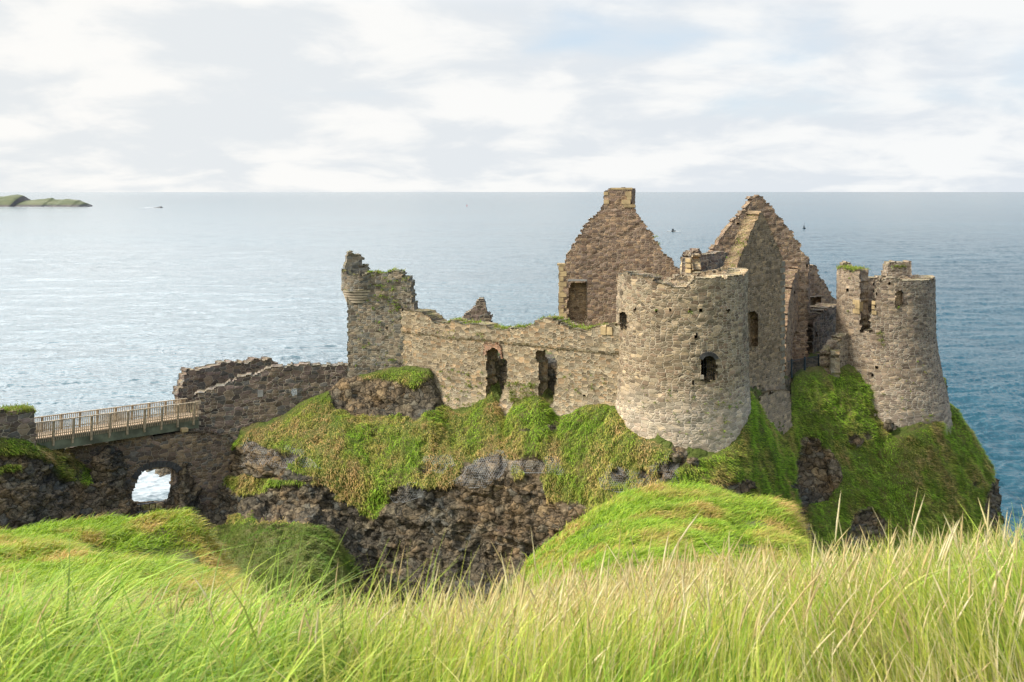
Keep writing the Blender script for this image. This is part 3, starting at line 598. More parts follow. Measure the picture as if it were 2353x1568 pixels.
def near_z(px, d):
    """height of the near ground at viewing column px and distance d (arrays)"""
    shp = px.shape; px = px.ravel(); d = d.ravel()
    yt = np.interp(px, YT_PX, YT_Y)
    line = CAMZ-(yt-HY)/F*d-BLADE_H-.03*(d-5.5)
    cap = 43.32-.0*px
    znear = np.minimum(line, cap-.02*d)
    znear = np.where(d > 8, znear-.25*(d-8)**1.5*.3, znear)
    kp = sorted(FAR); tab = np.array([FAR[k] for k in kp], float); kd = np.concatenate([KD[6:10], [23.2, 24.6], KD[10:]])
    # interpolate heights (metres) over px and distance
    ztab = CAMZ-(tab-HY)/F*kd[None, :]
    ip = np.clip(np.searchsorted(kp, px)-1, 0, len(kp)-2); a = np.array(kp, float)
    fp = np.clip((px-a[ip])/(a[ip+1]-a[ip]), 0, 1); fp = fp*.5+.5*fp*fp*(3-2*fp)
    idd = np.clip(np.searchsorted(kd, d)-1, 0, len(kd)-2)
    fd = np.clip((d-kd[idd])/(kd[idd+1]-kd[idd]), 0, 1)
    z0 = ztab[ip, idd]*(1-fp)+ztab[ip+1, idd]*fp; z1 = ztab[ip, idd+1]*(1-fp)+ztab[ip+1, idd+1]*fp
    zf = z0*(1-fd)+z1*fd
    zf = np.where(d > 46, zf-(d-46)*.5, zf)
    b = sstep(d, 8.5, 12.5); z = znear*(1-b)+zf*b
    x = (px-CX)/F*d
    z = z+.05*fbm(x*.9, d*.9, x*0, 3, 61)*sstep(d, 2, 5)+(.22*fbm(x*.5, d*.5, x*0, 3, 66)+.10*ridged(x*.9, d*.6, x*0, 2, 68))*sstep(d, 13, 18)*(1-sstep(d, 25, 28)*.5)
    return z.reshape(shp)
def build_near():
    pxs = np.concatenate([np.arange(-3000, -400, 60), np.arange(-400, 2800, 8), np.arange(2800, 5400, 60)])
    ds = np.concatenate([np.arange(-3, .6, .4), .6*1.055**np.arange(0, 100)]); ds = ds[ds < 62]
    PX, D = np.meshgrid(pxs, ds, indexing='ij')
    X = (PX-CX)/F*np.maximum(D, .6)*1.0; Dp = np.maximum(D, .6)
    Zv = near_z(PX, Dp)
    Zv = np.where(D < .6, 43.3, Zv); Zv = np.where(D > 58, -2, Zv)
    X = np.where(D < .6, (PX-CX)/F*.6*6, X)
    V = np.stack([X, D, Zv], -1)
    g = np.ones(X.shape)
    bare = ((np.abs(PX-1600) < 130) & (D > 20)) * sstep(fbm(X*.6, D*.6, X*0, 4, 77), .28, .42)
    return V, g-bare*.8
NV, NG = build_near()
near = mesh('ground', NV.reshape(-1, 3), grid_faces(*NV.shape[:2]), M['terrain'], smooth=True, attrs={'grass': NG.ravel()})
tag(near, kind='structure')

# ------------------------------------------------------------------ grass
rng = np.random.default_rng(7)
def blade_mesh(name, root, up, lean, L, Wd, bend, col, tipcol=None, segs=3, face=None, mat=None, parent=None, pw=2.0):
    n = len(root); t = np.linspace(0, 1, segs+1)
    up = up/np.linalg.norm(up, axis=1, keepdims=True)
    side = np.cross(up, lean); side += 1e-6; side /= np.linalg.norm(side, axis=1, keepdims=True)
    if face is not None:
        a = rng.uniform(-face, face, n)[:, None]; side = side*np.cos(a)+np.cross(up, side)*np.sin(a)
    pts = []; cols = []
    for k, s in enumerate(t):
        c = root+L[:, None]*(up*(s-.42*bend*s**pw)[:, None]+lean*(bend*s**pw)[:, None])
        wd = (Wd*(1-s**1.6)*.5+Wd*.04)[:, None]
        pts += [c-side*wd, c+side*wd]
        cc = col if tipcol is None else col*(1-s**1.3)+tipcol*s**1.3
        cols += [cc, cc]
    V = np.stack(pts, 1).reshape(-1, 3); C = np.stack(cols, 1).reshape(-1, 3); k2 = 2*(segs+1)
    b = np.arange(n)[:, None]*k2
    f = np.concatenate([np.stack([b[:, 0]+2*i, b[:, 0]+2*i+1, b[:, 0]+2*i+3, b[:, 0]+2*i+2], 1) for i in range(segs)])
    return mesh(name, V, f, mat or M['blade'], parent, smooth=True, attrs={'col': C})
def pick(cs, idx): return np.array(cs)[idx]
GREEN = [(.15, .29, .025), (.20, .35, .035), (.26, .38, .05), (.12, .22, .025)]
OLIVE = [(.27, .29, .07), (.33, .32, .09), (.21, .24, .05)]
STRAW = [(.36, .27, .12), (.40, .30, .15), (.29, .20, .095), (.43, .35, .17)]
def tint(n, x, y, z, gfrac, sc=.7, seed=90, off=0.0, jit=.22):
    """colour by patches: 0 green .. 1 straw"""
    v = fbm(x*sc, y*sc, z*sc, 4, seed)*1.5+rng.normal(0, jit, n)+off
    g = pick(GREEN, rng.integers(0, 4, n)); o = pick(OLIVE, rng.integers(0, 3, n)); s = pick(STRAW, rng.integers(0, 4, n))
    a = sstep(v, gfrac-.45, gfrac+.10)[:, None]; b = sstep(v, gfrac+.05, gfrac+.65)[:, None]
    c = g*(1-a)+o*a; c = c*(1-b)+s*b
    return c*rng.uniform(.8, 1.2, n)[:, None]
def rock_grass():
    V = RP; G_ = RG
    # cell centres, area weighted
    e1 = V[1:, :-1]-V[:-1, :-1]; e2 = V[:-1, 1:]-V[:-1, :-1]
    cr_ = np.cross(e1, e2); ar = np.linalg.norm(cr_, axis=-1)
    gm = (G_[1:, 1:]+G_[:-1, :-1])/2
    vis = ((RROW[:-1] >= 5.95) & (RROW[:-1] < 13.6))[None, :]*1.0
    wgt = ar*sstep(gm, .35, .8)*vis
    N = 200000
    p = wgt.ravel()/wgt.sum(); idx = rng.choice(p.size, N, p=p)
    i, j = np.unravel_index(idx, wgt.shape); a, b = rng.random(N)[:, None], rng.random(N)[:, None]
    root = V[i, j]+e1[i, j]*a+e2[i, j]*b
    nn = RN[i, j]
    up = nn*.7+np.array((0, 0, .55))+rng.normal(0, .18, (N, 3))
    down = nn*np.array((1, 1, 0))*.5+np.array((.32, 0, -.75))+rng.normal(0, .22, (N, 3)); down /= np.linalg.norm(down, axis=1, keepdims=True)
    clump = fbm(root[:, 0]*1.6, root[:, 1]*1.6, root[:, 2]*1.2, 2, 71)
    L = rng.uniform(.18, .44, N)*(1+.5*clump); near_foot = sstep(RROW[j], 6.0, 6.6); L = L*(.55+.45*near_foot)
    right = sstep(px_of(root), 1560, 1760)
    L = L*(1-.25*right)
    off = .06-.36*right
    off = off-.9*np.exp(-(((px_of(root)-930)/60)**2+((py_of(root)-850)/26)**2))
    col = tint(N, root[:, 0]*.8, root[:, 1]*.8, root[:, 2]*.45, .04, .9, 90, off, .17)*(1.30-.02*right)[:, None]*np.array((1.04, 1.0, 1.0))*rng.uniform(.75, 1.2, N)[:, None]
    bend = rng.uniform(.5, 1.0, N)
    fern = ((px_of(root) > 500) & (px_of(root) < 820) & (py_of(root) > 1205))[:, None]      # darker nettles and ferns on the ledge in the gully
    col = np.where(fern, col*.30+np.array((.045, .10, .015))*rng.uniform(.5, 1.3, (N, 1)), col)
    tus = fbm(root[:, 0]*1.1, root[:, 1]*1.1, root[:, 2]*.8, 3, 37); col = col*(1+.45*tus)[:, None]  # clump-scale brightness noise: shadow among tussocks put into the blade colour
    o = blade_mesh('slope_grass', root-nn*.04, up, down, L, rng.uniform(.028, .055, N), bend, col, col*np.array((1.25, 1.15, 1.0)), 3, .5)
    tag(o, kind='stuff'); return o
rock_grass()
def mound_grass():
    N = 170000
    px = rng.uniform(-60, 1950, N*3); d = np.sqrt(rng.uniform(11.5**2, 31.5**2, N*3))
    keep = ((px < 620) & (d < 28)) | ((px > 1120) & (px < 1900))
    keep &= rng.random(N*3) < 1-.45*sstep(d, 20, 30)
    px, d = px[keep][:N], d[keep][:N]; n = len(px)
    x = (px-CX)/F*d; z = near_z(px, d)
    root = np.stack([x, d, z-.02], 1)
    up = np.array((0, 0, 1.0))+rng.normal(0, .22, (n, 3)); a = rng.normal(.2, .7, n)
    lean = np.stack([np.cos(a), np.sin(a)*.8-.2, np.full(n, -.35)], 1)
    cl = fbm(x*1.1, d*1.1, x*0, 3, 33)
    L = rng.uniform(.18, .42, n)*(1+.8*cl)
    off = -.22+.25*fbm(x*.5, d*.5, x*0, 3, 35)+.22*sstep(px, 250, 420)*(px < 620)*sstep(d, 15, 22)
    col = tint(n, x*.9, d*.9, x*0, .10, 1.3, 95, off)*rng.uniform(.7, 1.2, n)[:, None]*1.05*np.array((1.25, 1.12, .95))
    tag(blade_mesh('mound_grass', root, up, lean, L, rng.uniform(.014, .028, n), rng.uniform(.45, 1.0, n), col, col*np.array((1.2, 1.12, 1.0)), 3, 1.2), kind='stuff')
mound_grass()
FG_G = [(.17, .37, .03), (.29, .50, .05), (.42, .60, .08), (.09, .23, .02)]
FG_Y = [(.60, .64, .10), (.66, .64, .17), (.50, .60, .09)]
FG_S = [(.76, .66, .38), (.82, .72, .48), (.68, .54, .28), (.70, .56, .32)]
def fg_grass():
    # blades grow in tufts: each tuft has its own height, hue and lean
    nt = 5200
    tpx = rng.uniform(-250, 2600, nt); td = 2.3+rng.random(nt)**.8*7.4
    tcl = fbm((tpx-CX)/F*td*1.6, td*1.6, tpx*0, 3, 12); tr = rng.uniform(.03, .09, nt)*(1+.08*td); th_ = rng.normal(0, .13, nt); tv = rng.normal(0, .22, nt)
    tb = rng.uniform(.62, 1.15, nt); tl = rng.normal(0, .10, (nt, 3))
    n = 86000; ti = rng.integers(0, nt, n)
    x = (tpx[ti]-CX)/F*td[ti]+rng.normal(0, 1, n)*tr[ti]; d = np.maximum(td[ti]+rng.normal(0, 1, n)*tr[ti], 2.1); px = x*F/d+CX; cl = tcl[ti]+th_[ti]
    z = near_z(px, d)
    root = np.stack([x, d, z], 1)
    left = 1-sstep(px, 500, 1100); rgt = sstep(px, 1500, 2200)
    up = np.array((.0, 0, 1.0))+rng.normal(0, .09, (n, 3)); up[:, 0] += -.16*rgt+.05*left; up = up+tl[ti]
    a = rng.normal(0, .8, n)
    lean = np.stack([np.cos(a)*np.where(rng.random(n) < .8, 1, -1)*(1-.0*rgt), np.sin(a), np.full(n, -.25)], 1)
    lean[:, 0] = np.where((rgt > .4) & (rng.random(n) < .8), -np.abs(lean[:, 0])*.9, lean[:, 0])
    L = rng.uniform(.28, .60, n)*(1+.35*cl)*(1+.20*left); L = np.minimum(L, .86)
    bend = rng.uniform(.02, .38, n)+left*rng.uniform(.1, .6, n)+.25*rgt*sstep(d, 5, 7.5)
    v = fbm(x*.8+3, d*.8, x*0, 4, 18)*1.3+tv[ti]+rng.normal(0, .25, n)+.28*(1-left)-.14*rgt*sstep(d, 5, 8)-.16*left-.25*sstep(px, 1200, 1500)*(1-sstep(px, 1500, 2000))*(1-sstep(d, 3, 5))
    g = pick(FG_G, rng.integers(0, 4, n)); o = pick(FG_Y, rng.integers(0, 3, n)); s = pick(FG_S, rng.integers(0, 4, n))
    A = sstep(v, -.30, .15)[:, None]; B = sstep(v, .38, .58)[:, None]
    col = (g*(1-A)+o*A)*(1-B)+s*B; col = col*(rng.uniform(.75, 1.15, n)*tb[ti]*(1+.2*fbm(x*1.7, d*1.7, x*0, 2, 29)))[:, None]
    tip = col*.8+np.array((.62, .52, .20))*.2
    wd = rng.uniform(.003, .0078, n)*(1+.6*left)
    tag(blade_mesh('long_grass', root-np.array((0, 0, .02)), up, lean, L, wd, bend, col, tip, 6, 1.3, pw=2.6), kind='stuff')
    # a few long arching blades standing above the rest, and lone stems
    hx = np.array([215, 250, 285, 240, 330, 505, 520, 535, 560, 500, 40, 80, 120, 150, 180, 400, 440, 600, 630, 20, 300, 360, 470, 575, 660, 700, 100, 210, 390, 545, 1930, 2060, 2200, 2290, 340, 270, 60, 10])
    hy = np.array([1225, 1245, 1262, 1290, 1300, 1228, 1262, 1280, 1290, 1330, 1300, 1310, 1290, 1320, 1300, 1300, 1325, 1300, 1325, 1330, 1310, 1290, 1320, 1310, 1335, 1340, 1340, 1330, 1320, 1335, 1245, 1220, 1185, 1172, 1325, 1335, 1350, 1345])
    hx = np.concatenate([hx+rng.normal(0, 14, len(hx)) for _ in range(3)]); hy = np.concatenate([hy+rng.normal(12, 14, len(hy)) for _ in range(3)]); n = len(hx)
    d = rng.uniform(3.4, 5.2, n); x = (hx-CX)/F*d; z = near_z(hx, d); tipz = CAMZ-(hy-HY)/F*d; H = np.maximum(tipz-z, .3)
    root = np.stack([x-rng.uniform(.03, .16, n), d, z], 1); up = np.array((.05, 0, 1.0))+rng.normal(0, .06, (n, 3))
    lean = np.stack([rng.uniform(.3, .6, n), rng.normal(0, .3, n), np.full(n, -.12)], 1)
    g = pick(FG_G, rng.integers(0, 3, n))*1.1; g2 = pick(FG_Y, rng.integers(0, 3, n)); g = np.where(rng.random((n, 1)) < .6, g, g2)
    tag(blade_mesh('tall_grass', root, up, lean, H*1.4, rng.uniform(.009, .015, n), rng.uniform(.6, 1.0, n), g, g*.9+.03, 9, .8, pw=2.4), kind='stuff')
    # seed heads: thin stalk with a feathery spike
    n = 8000
    px = rng.uniform(-150, 2500, n*3); d = rng.uniform(3.0, 8.6, n*3)
    pk = np.interp(px, [0, 300, 800, 1000, 1500, 1900, 2350], [.10, .12, .3, .9, 1.0, .6, .3])*(1-.6*sstep(-d, -5, -3.6)); keep = rng.random(n*3) < pk
    px, d = px[keep][:n], d[keep][:n]; n = len(px)
    x = (px-CX)/F*d; z = near_z(px, d); root = np.stack([x, d, z], 1)
    up = np.array((0.02, 0, 1.0))+rng.normal(0, .10, (n, 3)); a = rng.uniform(-.6, .6, n)
    lean = np.stack([np.cos(a)*np.where(rng.random(n) < .75, 1, -1), np.sin(a), np.full(n, -.1)], 1)
    L = rng.uniform(.40, .64, n); bend = rng.uniform(.05, .35, n)
    tall = rng.random(n) < .008; L = np.where(tall, rng.uniform(.68, .84, n), L)
    s = pick(FG_S, rng.integers(0, 4, n))*rng.uniform(.8, 1.15, n)[:, None]
    blade_mesh_st = blade_mesh('grass_stalks', root, up, lean, L, np.full(n, .0024), bend, s*.9+.02, s, 5, 1.5); tag(blade_mesh_st, kind='stuff')
    upn = up/np.linalg.norm(up, axis=1, keepdims=True)
    ts = np.linspace(.72, 1.0, 6); V = []; 
    prof = [.15, .8, 1.0, .85, .5, .05]
    side = np.cross(upn, lean); side /= np.linalg.norm(side, axis=1, keepdims=True); fr = np.cross(upn, side)
    wd = rng.uniform(.002, .0048, n)[:, None]
    for k, t_ in enumerate(ts):
        c = root+L[:, None]*(upn*(t_-.42*bend*t_*t_)[:, None]+lean*(bend*t_*t_)[:, None])
        for q in range(3):
            an = 2*PI*q/3+rng.uniform(-.3, .3, n)[:, None]; V.append(c+(side*np.cos(an)+fr*np.sin(an))*wd*prof[k])
    V = np.stack(V, 1).reshape(-1, 3); b = np.arange(n)*18; f = []
    for k in range(5):
        for q in range(3): f.append(np.stack([b+k*3+q, b+k*3+(q+1) % 3, b+k*3+3+(q+1) % 3, b+k*3+3+q], 1))
    cc = np.repeat(s*1.05, 18, axis=0)
    tag(mesh('seed_heads', V, np.concatenate(f), M['blade'], attrs={'col': cc}), kind='stuff')
fg_grass()

# ------------------------------------------------------------------ masonry slabs
class Plane:
    def __init__(s, pa, da, pb, db):
        a, b = P(pa, HY, da)[:2], P(pb, HY, db)[:2]
        s.a = a; s.L = np.linalg.norm(b-a); s.e = (b-a)/s.L
        n = np.array((-s.e[1], s.e[0])); s.n = n if n[1] > 0 else -n       # pointing away from the camera
    def uv(s, px, py):
        r = np.array(((px-CX)/F, 1.0))
        k = (s.a@s.n)/(r@s.n); q = r*k
        return ((q-s.a)@s.e, Z(py, k))
    def map(s, u, v, w):
        return np.stack([s.a[0]+s.e[0]*u+s.n[0]*w, s.a[1]+s.e[1]*u+s.n[1]*w, v], -1)
class Cyl:
    def __init__(s, px, d, R0, prof=None):
        s.c = P(px, HY, d)[:2]; s.R0 = R0; s.prof = prof
    def R(s, z): return s.R0+(0 if s.prof is None else np.interp(z, *s.prof))
    def uv(s, px, py):
        tx = (px-CX)/F; z = 35.0
        for _ in range(8):
            R = float(s.R(z)); A = tx*tx+1; B = -2*(s.c[0]*tx+s.c[1]); C = s.c@s.c-R*R
            D = max(B*B-4*A*C, 0.0); k = (-B-math.sqrt(D))/(2*A); z = Z(py, k)
        return (math.atan2(tx*k-s.c[0], s.c[1]-k)*s.R0, z)
    def map(s, u, v, w):
        th = u/s.R0; r = s.R(v)-w
        return np.stack([s.c[0]+r*np.sin(th), s.c[1]-r*np.cos(th), v], -1)
def slab(name, surf, poly, t, mat, parent=None, holes=(), res=.11, uvpoly=None, uvholes=(), warp=.10, disp=.07, offs=None, seed=1, bw=.42, bh=.24, bias=0.0, uvtop=None, w0=0.0):
    """a masonry wall: outline poly and holes in pixels, raised on a plane or a cylinder, thickness t,
    with a stepped, stone-by-stone broken edge and every stone set a little in or out"""
    pl = [surf.uv(*p) for p in poly] if poly is not None else list(uvpoly)
    hs = [[surf.uv(*p) for p in h] for h in holes]+list(uvholes)
    a = np.array(pl); u0, v0 = a.min(0)-.3; u1, v1 = a.max(0)+.3
    nu_, nv_ = int(math.ceil((u1-u0)/res)), int(math.ceil((v1-v0)/res))
    uc = u0+(np.arange(nu_)+.5)*res; vc = v0+(np.arange(nv_)+.5)*res
    U, Vv = np.meshgrid(uc, vc, indexing='ij')
    row = np.floor(Vv/bh+.35*vn(U*.5, U*0, Vv*0, seed)); shift = hsh(row, seed, seed)*bw
    cell = np.floor((U+shift)/bw)
    wu = U+(hsh(cell, row, seed+3)-.5)*2*warp*1.3; wv = Vv+(hsh(cell, row, seed+4)-.5)*2*warp
    Mk = inpoly(wu, wv, pl)
    for h in hs:
        k = .35
        Mk &= ~inpoly(U+(wu-U)*k, Vv+(wv-Vv)*k, h)
    # nodes
    un = u0+np.arange(nu_+1)*res; vn_ = v0+np.arange(nv_+1)*res
    NU, NVv = np.meshgrid(un, vn_, indexing='ij')
    row = np.floor(NVv/bh+.35*vn(NU*.5, NU*0, NVv*0, seed)); shift = hsh(row, seed, seed)*bw; cell = np.floor((NU+shift)/bw)
    ju = (hsh(NU/res, NVv/res, seed+7)-.5)*res*.5; jv = (hsh(NU/res, NVv/res, seed+8)-.5)*res*.5
    dd = (hsh(cell, row, seed+5)-.5)*disp+.05*fbm(NU*.4, NVv*.4, NU*0, 3, seed+9)+(hsh(NU/res, NVv/res, seed+6)-.5)*.02
    if offs is not None: dd = dd+offs(NU, NVv)
    Fv = surf.map(NU+ju, NVv+jv, w0-dd); Bv = surf.map(NU+ju, NVv+jv, w0+t+dd*.5)
    nn = (nu_+1)*(nv_+1)
    Vt = np.concatenate([Fv.reshape(-1, 3), Bv.reshape(-1, 3)])
    UV = np.concatenate([np.stack([NU+w0, NVv], -1).reshape(-1, 2), np.stack([NU+w0+t, NVv+t*.37], -1).reshape(-1, 2)])
    I, J = np.nonzero(Mk); s1 = nv_+1
    a = I*s1+J
    fs = [np.stack([a, a+s1, a+s1+1, a+1], 1), np.stack([a+nn, a+1+nn, a+s1+1+nn, a+s1+nn], 1)]
    Pd = np.pad(Mk, 1)
    def side(di, dj, n0, n1):
        nb = Pd[1+di:1+di+nu_, 1+dj:1+dj+nv_]; I2, J2 = np.nonzero(Mk & ~nb); b = I2*s1+J2
        p, q = b+n0, b+n1; fs.append(np.stack([p, p+nn, q+nn, q], 1))
    side(-1, 0, 0, 1); side(1, 0, s1+1, s1); side(0, -1, s1, 0); side(0, 1, 1, s1+1)
    Fc = np.concatenate(fs); used = np.unique(Fc); mp = np.full(2*nn, -1); mp[used] = np.arange(len(used))
    return mesh(name, Vt[used], mp[Fc], mat, parent, uv=UV[used], smooth=False)
def boxes_on(surf, name, rects, depth, mat, parent, out=.03, jit=.015):
    """dressed blocks set in a wall, one part each: rects (px0,py0,px1,py1)"""
    for x0, y0, x1, y1 in rects:
        mb = MB()
        (ua, va), (ub, vb) = surf.uv(x0, y1), surf.uv(x1, y0)
        c = surf.map(np.array((ua+ub)/2), np.array((va+vb)/2), np.array(depth/2-out))
        e = surf.map(np.array(ub), np.array(va), np.array(0.))-surf.map(np.array(ua), np.array(va), np.array(0.))
        mb.box(c, abs(ub-ua)*.97, depth, abs(vb-va)*.95, e, jit=jit); o = mb.build(name, mat, parent)
    return o
def grille(surf, name, poly, nbars, parent, depth=.3, hb=3, mat=None, r=.02):
    q = [surf.uv(*p) for p in poly]; us = [a[0] for a in q]; vs = [a[1] for a in q]; mb = MB(); S = lambda u, v: surf.map(np.array(u), np.array(v), np.array(depth))
    for k in range(nbars):
        u = min(us)+(max(us)-min(us))*(k+.5)/nbars; mb.bar(S(u, min(vs)), S(u, max(vs)), r)
    for k in range(hb):
        v = min(vs)+(max(vs)-min(vs))*(k+.5)/hb; mb.bar(S(min(us), v), S(max(us), v), r*.8)
    return mb.build(name, mat or M['iron'], parent)
def tufts(name, spots, parent, mat=None, green=.5, L=(.12, .3), per=26, rad=.12):
    """little plants rooted in a wall or on its top: spots = list of xyz, outward normal"""
    R, U_, Ln, Le, C = [], [], [], [], []
    for p, nrm, k in spots:
        m = max(6, int(per*k)); q = np.array(p)+rng.normal(0, rad*k, (m, 3))*np.array((1, .5, .5)); R.append(q)
        U_.append(np.array(nrm)*.6+np.array((0, 0, .7))+rng.normal(0, .4, (m, 3)))
        l = np.array(nrm)*.4+np.array((0, 0, -.7))+rng.normal(0, .4, (m, 3)); Ln.append(l)
        Le.append(rng.uniform(*L, m)*k**.5)
        g = pick(GREEN, rng.integers(0, 4, m)); o = pick(OLIVE, rng.integers(0, 3, m)); s = rng.random((m, 1)) < green
        C.append(np.where(s, g, o)*rng.uniform(.7, 1.3, (m, 1)))
    R, U_, Ln, Le, C = map(np.concatenate, (R, U_, Ln, Le, C))
    o = blade_mesh(name, R, U_, Ln, Le, rng.uniform(.03, .06, len(R)), rng.uniform(.3, .9, len(R)), C, None, 2, 1.5, None, parent)
    tag(o, kind='stuff')
    return o
def wall_spots(surf, pts, out=.05):
    r = []
    for px, py, k in pts:
        u, v = surf.uv(px, py); p = surf.map(np.array(u), np.array(v), np.array(-out)); q = surf.map(np.array(u), np.array(v), np.array(-1.0))
        r.append((p, (q-p)/np.linalg.norm(q-p), k))
    return r
def top_spots(surf, pts, t, n, k=1.0, w=(.1, .9), green=None):
    """plants along a wall top given as px polyline"""
    r = []; xs = [p[0] for p in pts]; ys = [p[1] for p in pts]
    for _ in range(n):
        x = rng.uniform(xs[0], xs[-1]); y = np.interp(x, xs, ys); u, v = surf.uv(x, y)
        p = surf.map(np.array(u), np.array(v-.04), np.array(t*rng.uniform(*w))); r.append((p, (0, 0, 1.0), k*rng.uniform(.5, 1.3)))
    return r

# ---- curtain wall between the round tower and the gate tower
CW = Plane(1425, 65.6, 935, 76.2)
curtain = thing('curtain_wall', 'long tan rubble curtain wall with two dark doorways and grassy top', 'wall')
cw_top = [(925, 712), (955, 715), (985, 722), (1003, 745), (1020, 742), (1040, 736), (1062, 745), (1085, 745), (1110, 748), (1135, 756), (1165, 756), (1200, 752), (1225, 752), (1230, 738), (1250, 733), (1280, 735), (1290, 745), (1310, 753), (1350, 757), (1380, 750), (1418, 748), (1440, 748)]
cw_poly = cw_top+[(1440, 1040), (1380, 1010), (1200, 1040), (1020, 1010), (925, 980)]
door1 = [(1117, 905), (1119, 870), (1118, 838), (1120, 808), (1130, 800), (1144, 802), (1152, 812), (1158, 822), (1165, 830), (1164, 870), (1158, 890), (1146, 925), (1135, 945), (1117, 950)]
door2 = [(1236, 915), (1238, 870), (1236, 832), (1230, 826), (1231, 808), (1250, 804), (1268, 808), (1274, 822), (1279, 830), (1277, 875), (1272, 905), (1268, 930), (1240, 930)]
hole3 = [(938, 740), (941, 740), (941, 744), (938, 744)]
sa, sb = CW.uv(940, 765), CW.uv(1418, 815)
def str_off(U, V):
    line = sb[1]+(sa[1]-sb[1])*np.clip((U-sb[0])/(sa[0]-sb[0]), 0, 1)+.07*vn(U*.8, U*0, U*0, 5)
    return np.where(V > line, .13, 0.0)-.05*sstep(-np.abs(V-line+.05), -.12, 0)
slab('wall', CW, cw_poly, 1.3, M['curtain'], curtain, [door1, door2, [(1340, 905), (1344, 905), (1344, 910), (1340, 910)]], offs=str_off, seed=11)
slab('brick_arch', CW, [(1113, 788), (1150, 790), (1153, 798), (1156, 826), (1150, 812), (1143, 802), (1130, 800), (1121, 806), (1120, 815), (1113, 815)], .25, M['brick'], curtain, seed=12, w0=-.13, warp=.04, bw=.22, bh=.08, res=.09)
boxes_on(CW, 'capstone', [(1383, 749, 1396, 769), (1397, 751, 1410, 769)], .9, M['sandstone'], curtain, .2, .04)
def gate_bars(nm, x0, x1, y0, y1, par):
    mb = MB()
    for k in range(9):
        x = x0+(x1-x0)*k/8; (u, v0), (_, v1) = CW.uv(x, y1), CW.uv(x, y0)
        mb.bar(CW.map(np.array(u), np.array(v0), np.array(.75)), CW.map(np.array(u), np.array(v1), np.array(.75)), .018)
    for y in (y0+3, y1-8):
        (ua, va), (ub, vb) = CW.uv(x0, y), CW.uv(x1, y)
        mb.bar(CW.map(np.array(ua), np.array(va), np.array(.75)), CW.map(np.array(ub), np.array(vb), np.array(.75)), .022)
    o = mb.build('iron_railing', M['iron'], None); return o
tag(gate_bars('a', 1136, 1166, 858, 912, curtain), 'black iron railing inside the left doorway under the red brick', 'railing', 'railings in the doorways')
tag(gate_bars('b', 1246, 1279, 862, 918, curtain), 'black iron railing inside the right doorway beside the grassy knoll', 'railing', 'railings in the doorways')
sp = top_spots(CW, cw_top[4:-2], 1.2, 150, 1.0)+wall_spots(CW, [(rng.uniform(1010, 1110), rng.uniform(850, 940), rng.uniform(.3, .7)) for _ in range(40)]+[(rng.uniform(1165, 1230), rng.uniform(880, 920), rng.uniform(.6, 1.4)) for _ in range(26)]+[(rng.uniform(1290, 1400), rng.uniform(860, 905), rng.uniform(.2, .6)) for _ in range(14)]+[(rng.uniform(1000, 1120), rng.uniform(755, 785), rng.uniform(.3, .9)) for _ in range(14)])
tufts('wall_plants', sp, curtain, green=.35)

# ---- gate tower
gt = thing('gate_tower', 'tall square ruined gate tower with corner turret left of the curtain wall', 'tower')
GT = Plane(800, 77.0, 950, 76.4)
gt_top = [(800, 636), (840, 628), (862, 626), (880, 628), (905, 622), (922, 625), (925, 636), (942, 638), (944, 655), (946, 680), (948, 692), (950, 700), (951, 716), (952, 980), (800, 960)]
slab('front_wall', GT, gt_top, 1.4, M['gate'], gt, [[(887, 752), (891, 752), (891, 757), (887, 757)], [(935, 803), (939, 803), (939, 808), (935, 808)]], seed=21)
GS = Plane(800, 77.05, 803, 83.0)
slab('side_wall', GS, None, .9, M['gate'], gt, uvpoly=[(0.05, 26), (5.5, 26), (5.5, 38.2), (3, 38.4), (.05, 38.7)], seed=22)
BT = Cyl(828, 77.9, 1.45)
slab('corner_turret', BT, None, .5, M['gate'], gt, uvpoly=[(-2.9, Z(668, 76.6)), (1.4, Z(668, 76.6)), (1.4, Z(634, 76.6)), (.9, Z(628, 76.6)), (.4, Z(634, 76.6)), (-.6, Z(630, 76.6)), (-1.6, Z(625, 76.6)), (-2.9, Z(622, 76.6))], seed=23, warp=.06)
for k in range(5):                                   # corbel courses stepping out to the turret
    Ck = Cyl(828, 77.9, 1.50-.06-.075*k); zt = Z(668+6.2*k, 76.6); n = 26; V = []; 
    th = np.linspace(-1.75, .85-.10*k, n)
    for r_, z_ in ((Ck.R0, zt), (Ck.R0-.04, zt-.145), (.5, zt-.145), (.5, zt)):
        V += [(Ck.c[0]+r_*math.sin(a), Ck.c[1]-r_*math.cos(a), z_) for a in th]
    f = []
    for q in range(4):
        for i in range(n-1): f.append((q*n+i, ((q+1) % 4)*n+i, ((q+1) % 4)*n+i+1, q*n+i+1))
    f += [(0, n, 2*n, 3*n), (n-1, 4*n-1, 3*n-1, 2*n-1)]
    mesh('corbel_course', V, f, M['palestone'], gt)
TP = Plane(790, 77.0, 850, 77.6)
slab('turret_stub', TP, [(794, 650), (793, 607), (797, 605), (798, 580), (806, 577), (812, 583), (822, 582), (830, 588), (834, 592), (834, 612), (842, 611), (850, 616), (850, 640), (845, 650)], 1.0, M['gate'], gt, seed=24, res=.09, warp=.12)
tufts('wall_plants', wall_spots(GT, [(rng.uniform(845, 945), rng.uniform(632, 720), rng.uniform(.2, .9)) for _ in range(46)]+[(872, 740, .8), (850, 790, .7), (937, 826, 1.3), (902, 828, 1.2), (820, 838, .6), (836, 798, .7), (815, 645, .9), (905, 700, .8), (935, 832, 1.2)]+[(rng.uniform(810, 930), rng.uniform(720, 860), .3) for _ in range(20)])+top_spots(GT, gt_top[1:7], 1.2, 30, .8), gt, green=.4)

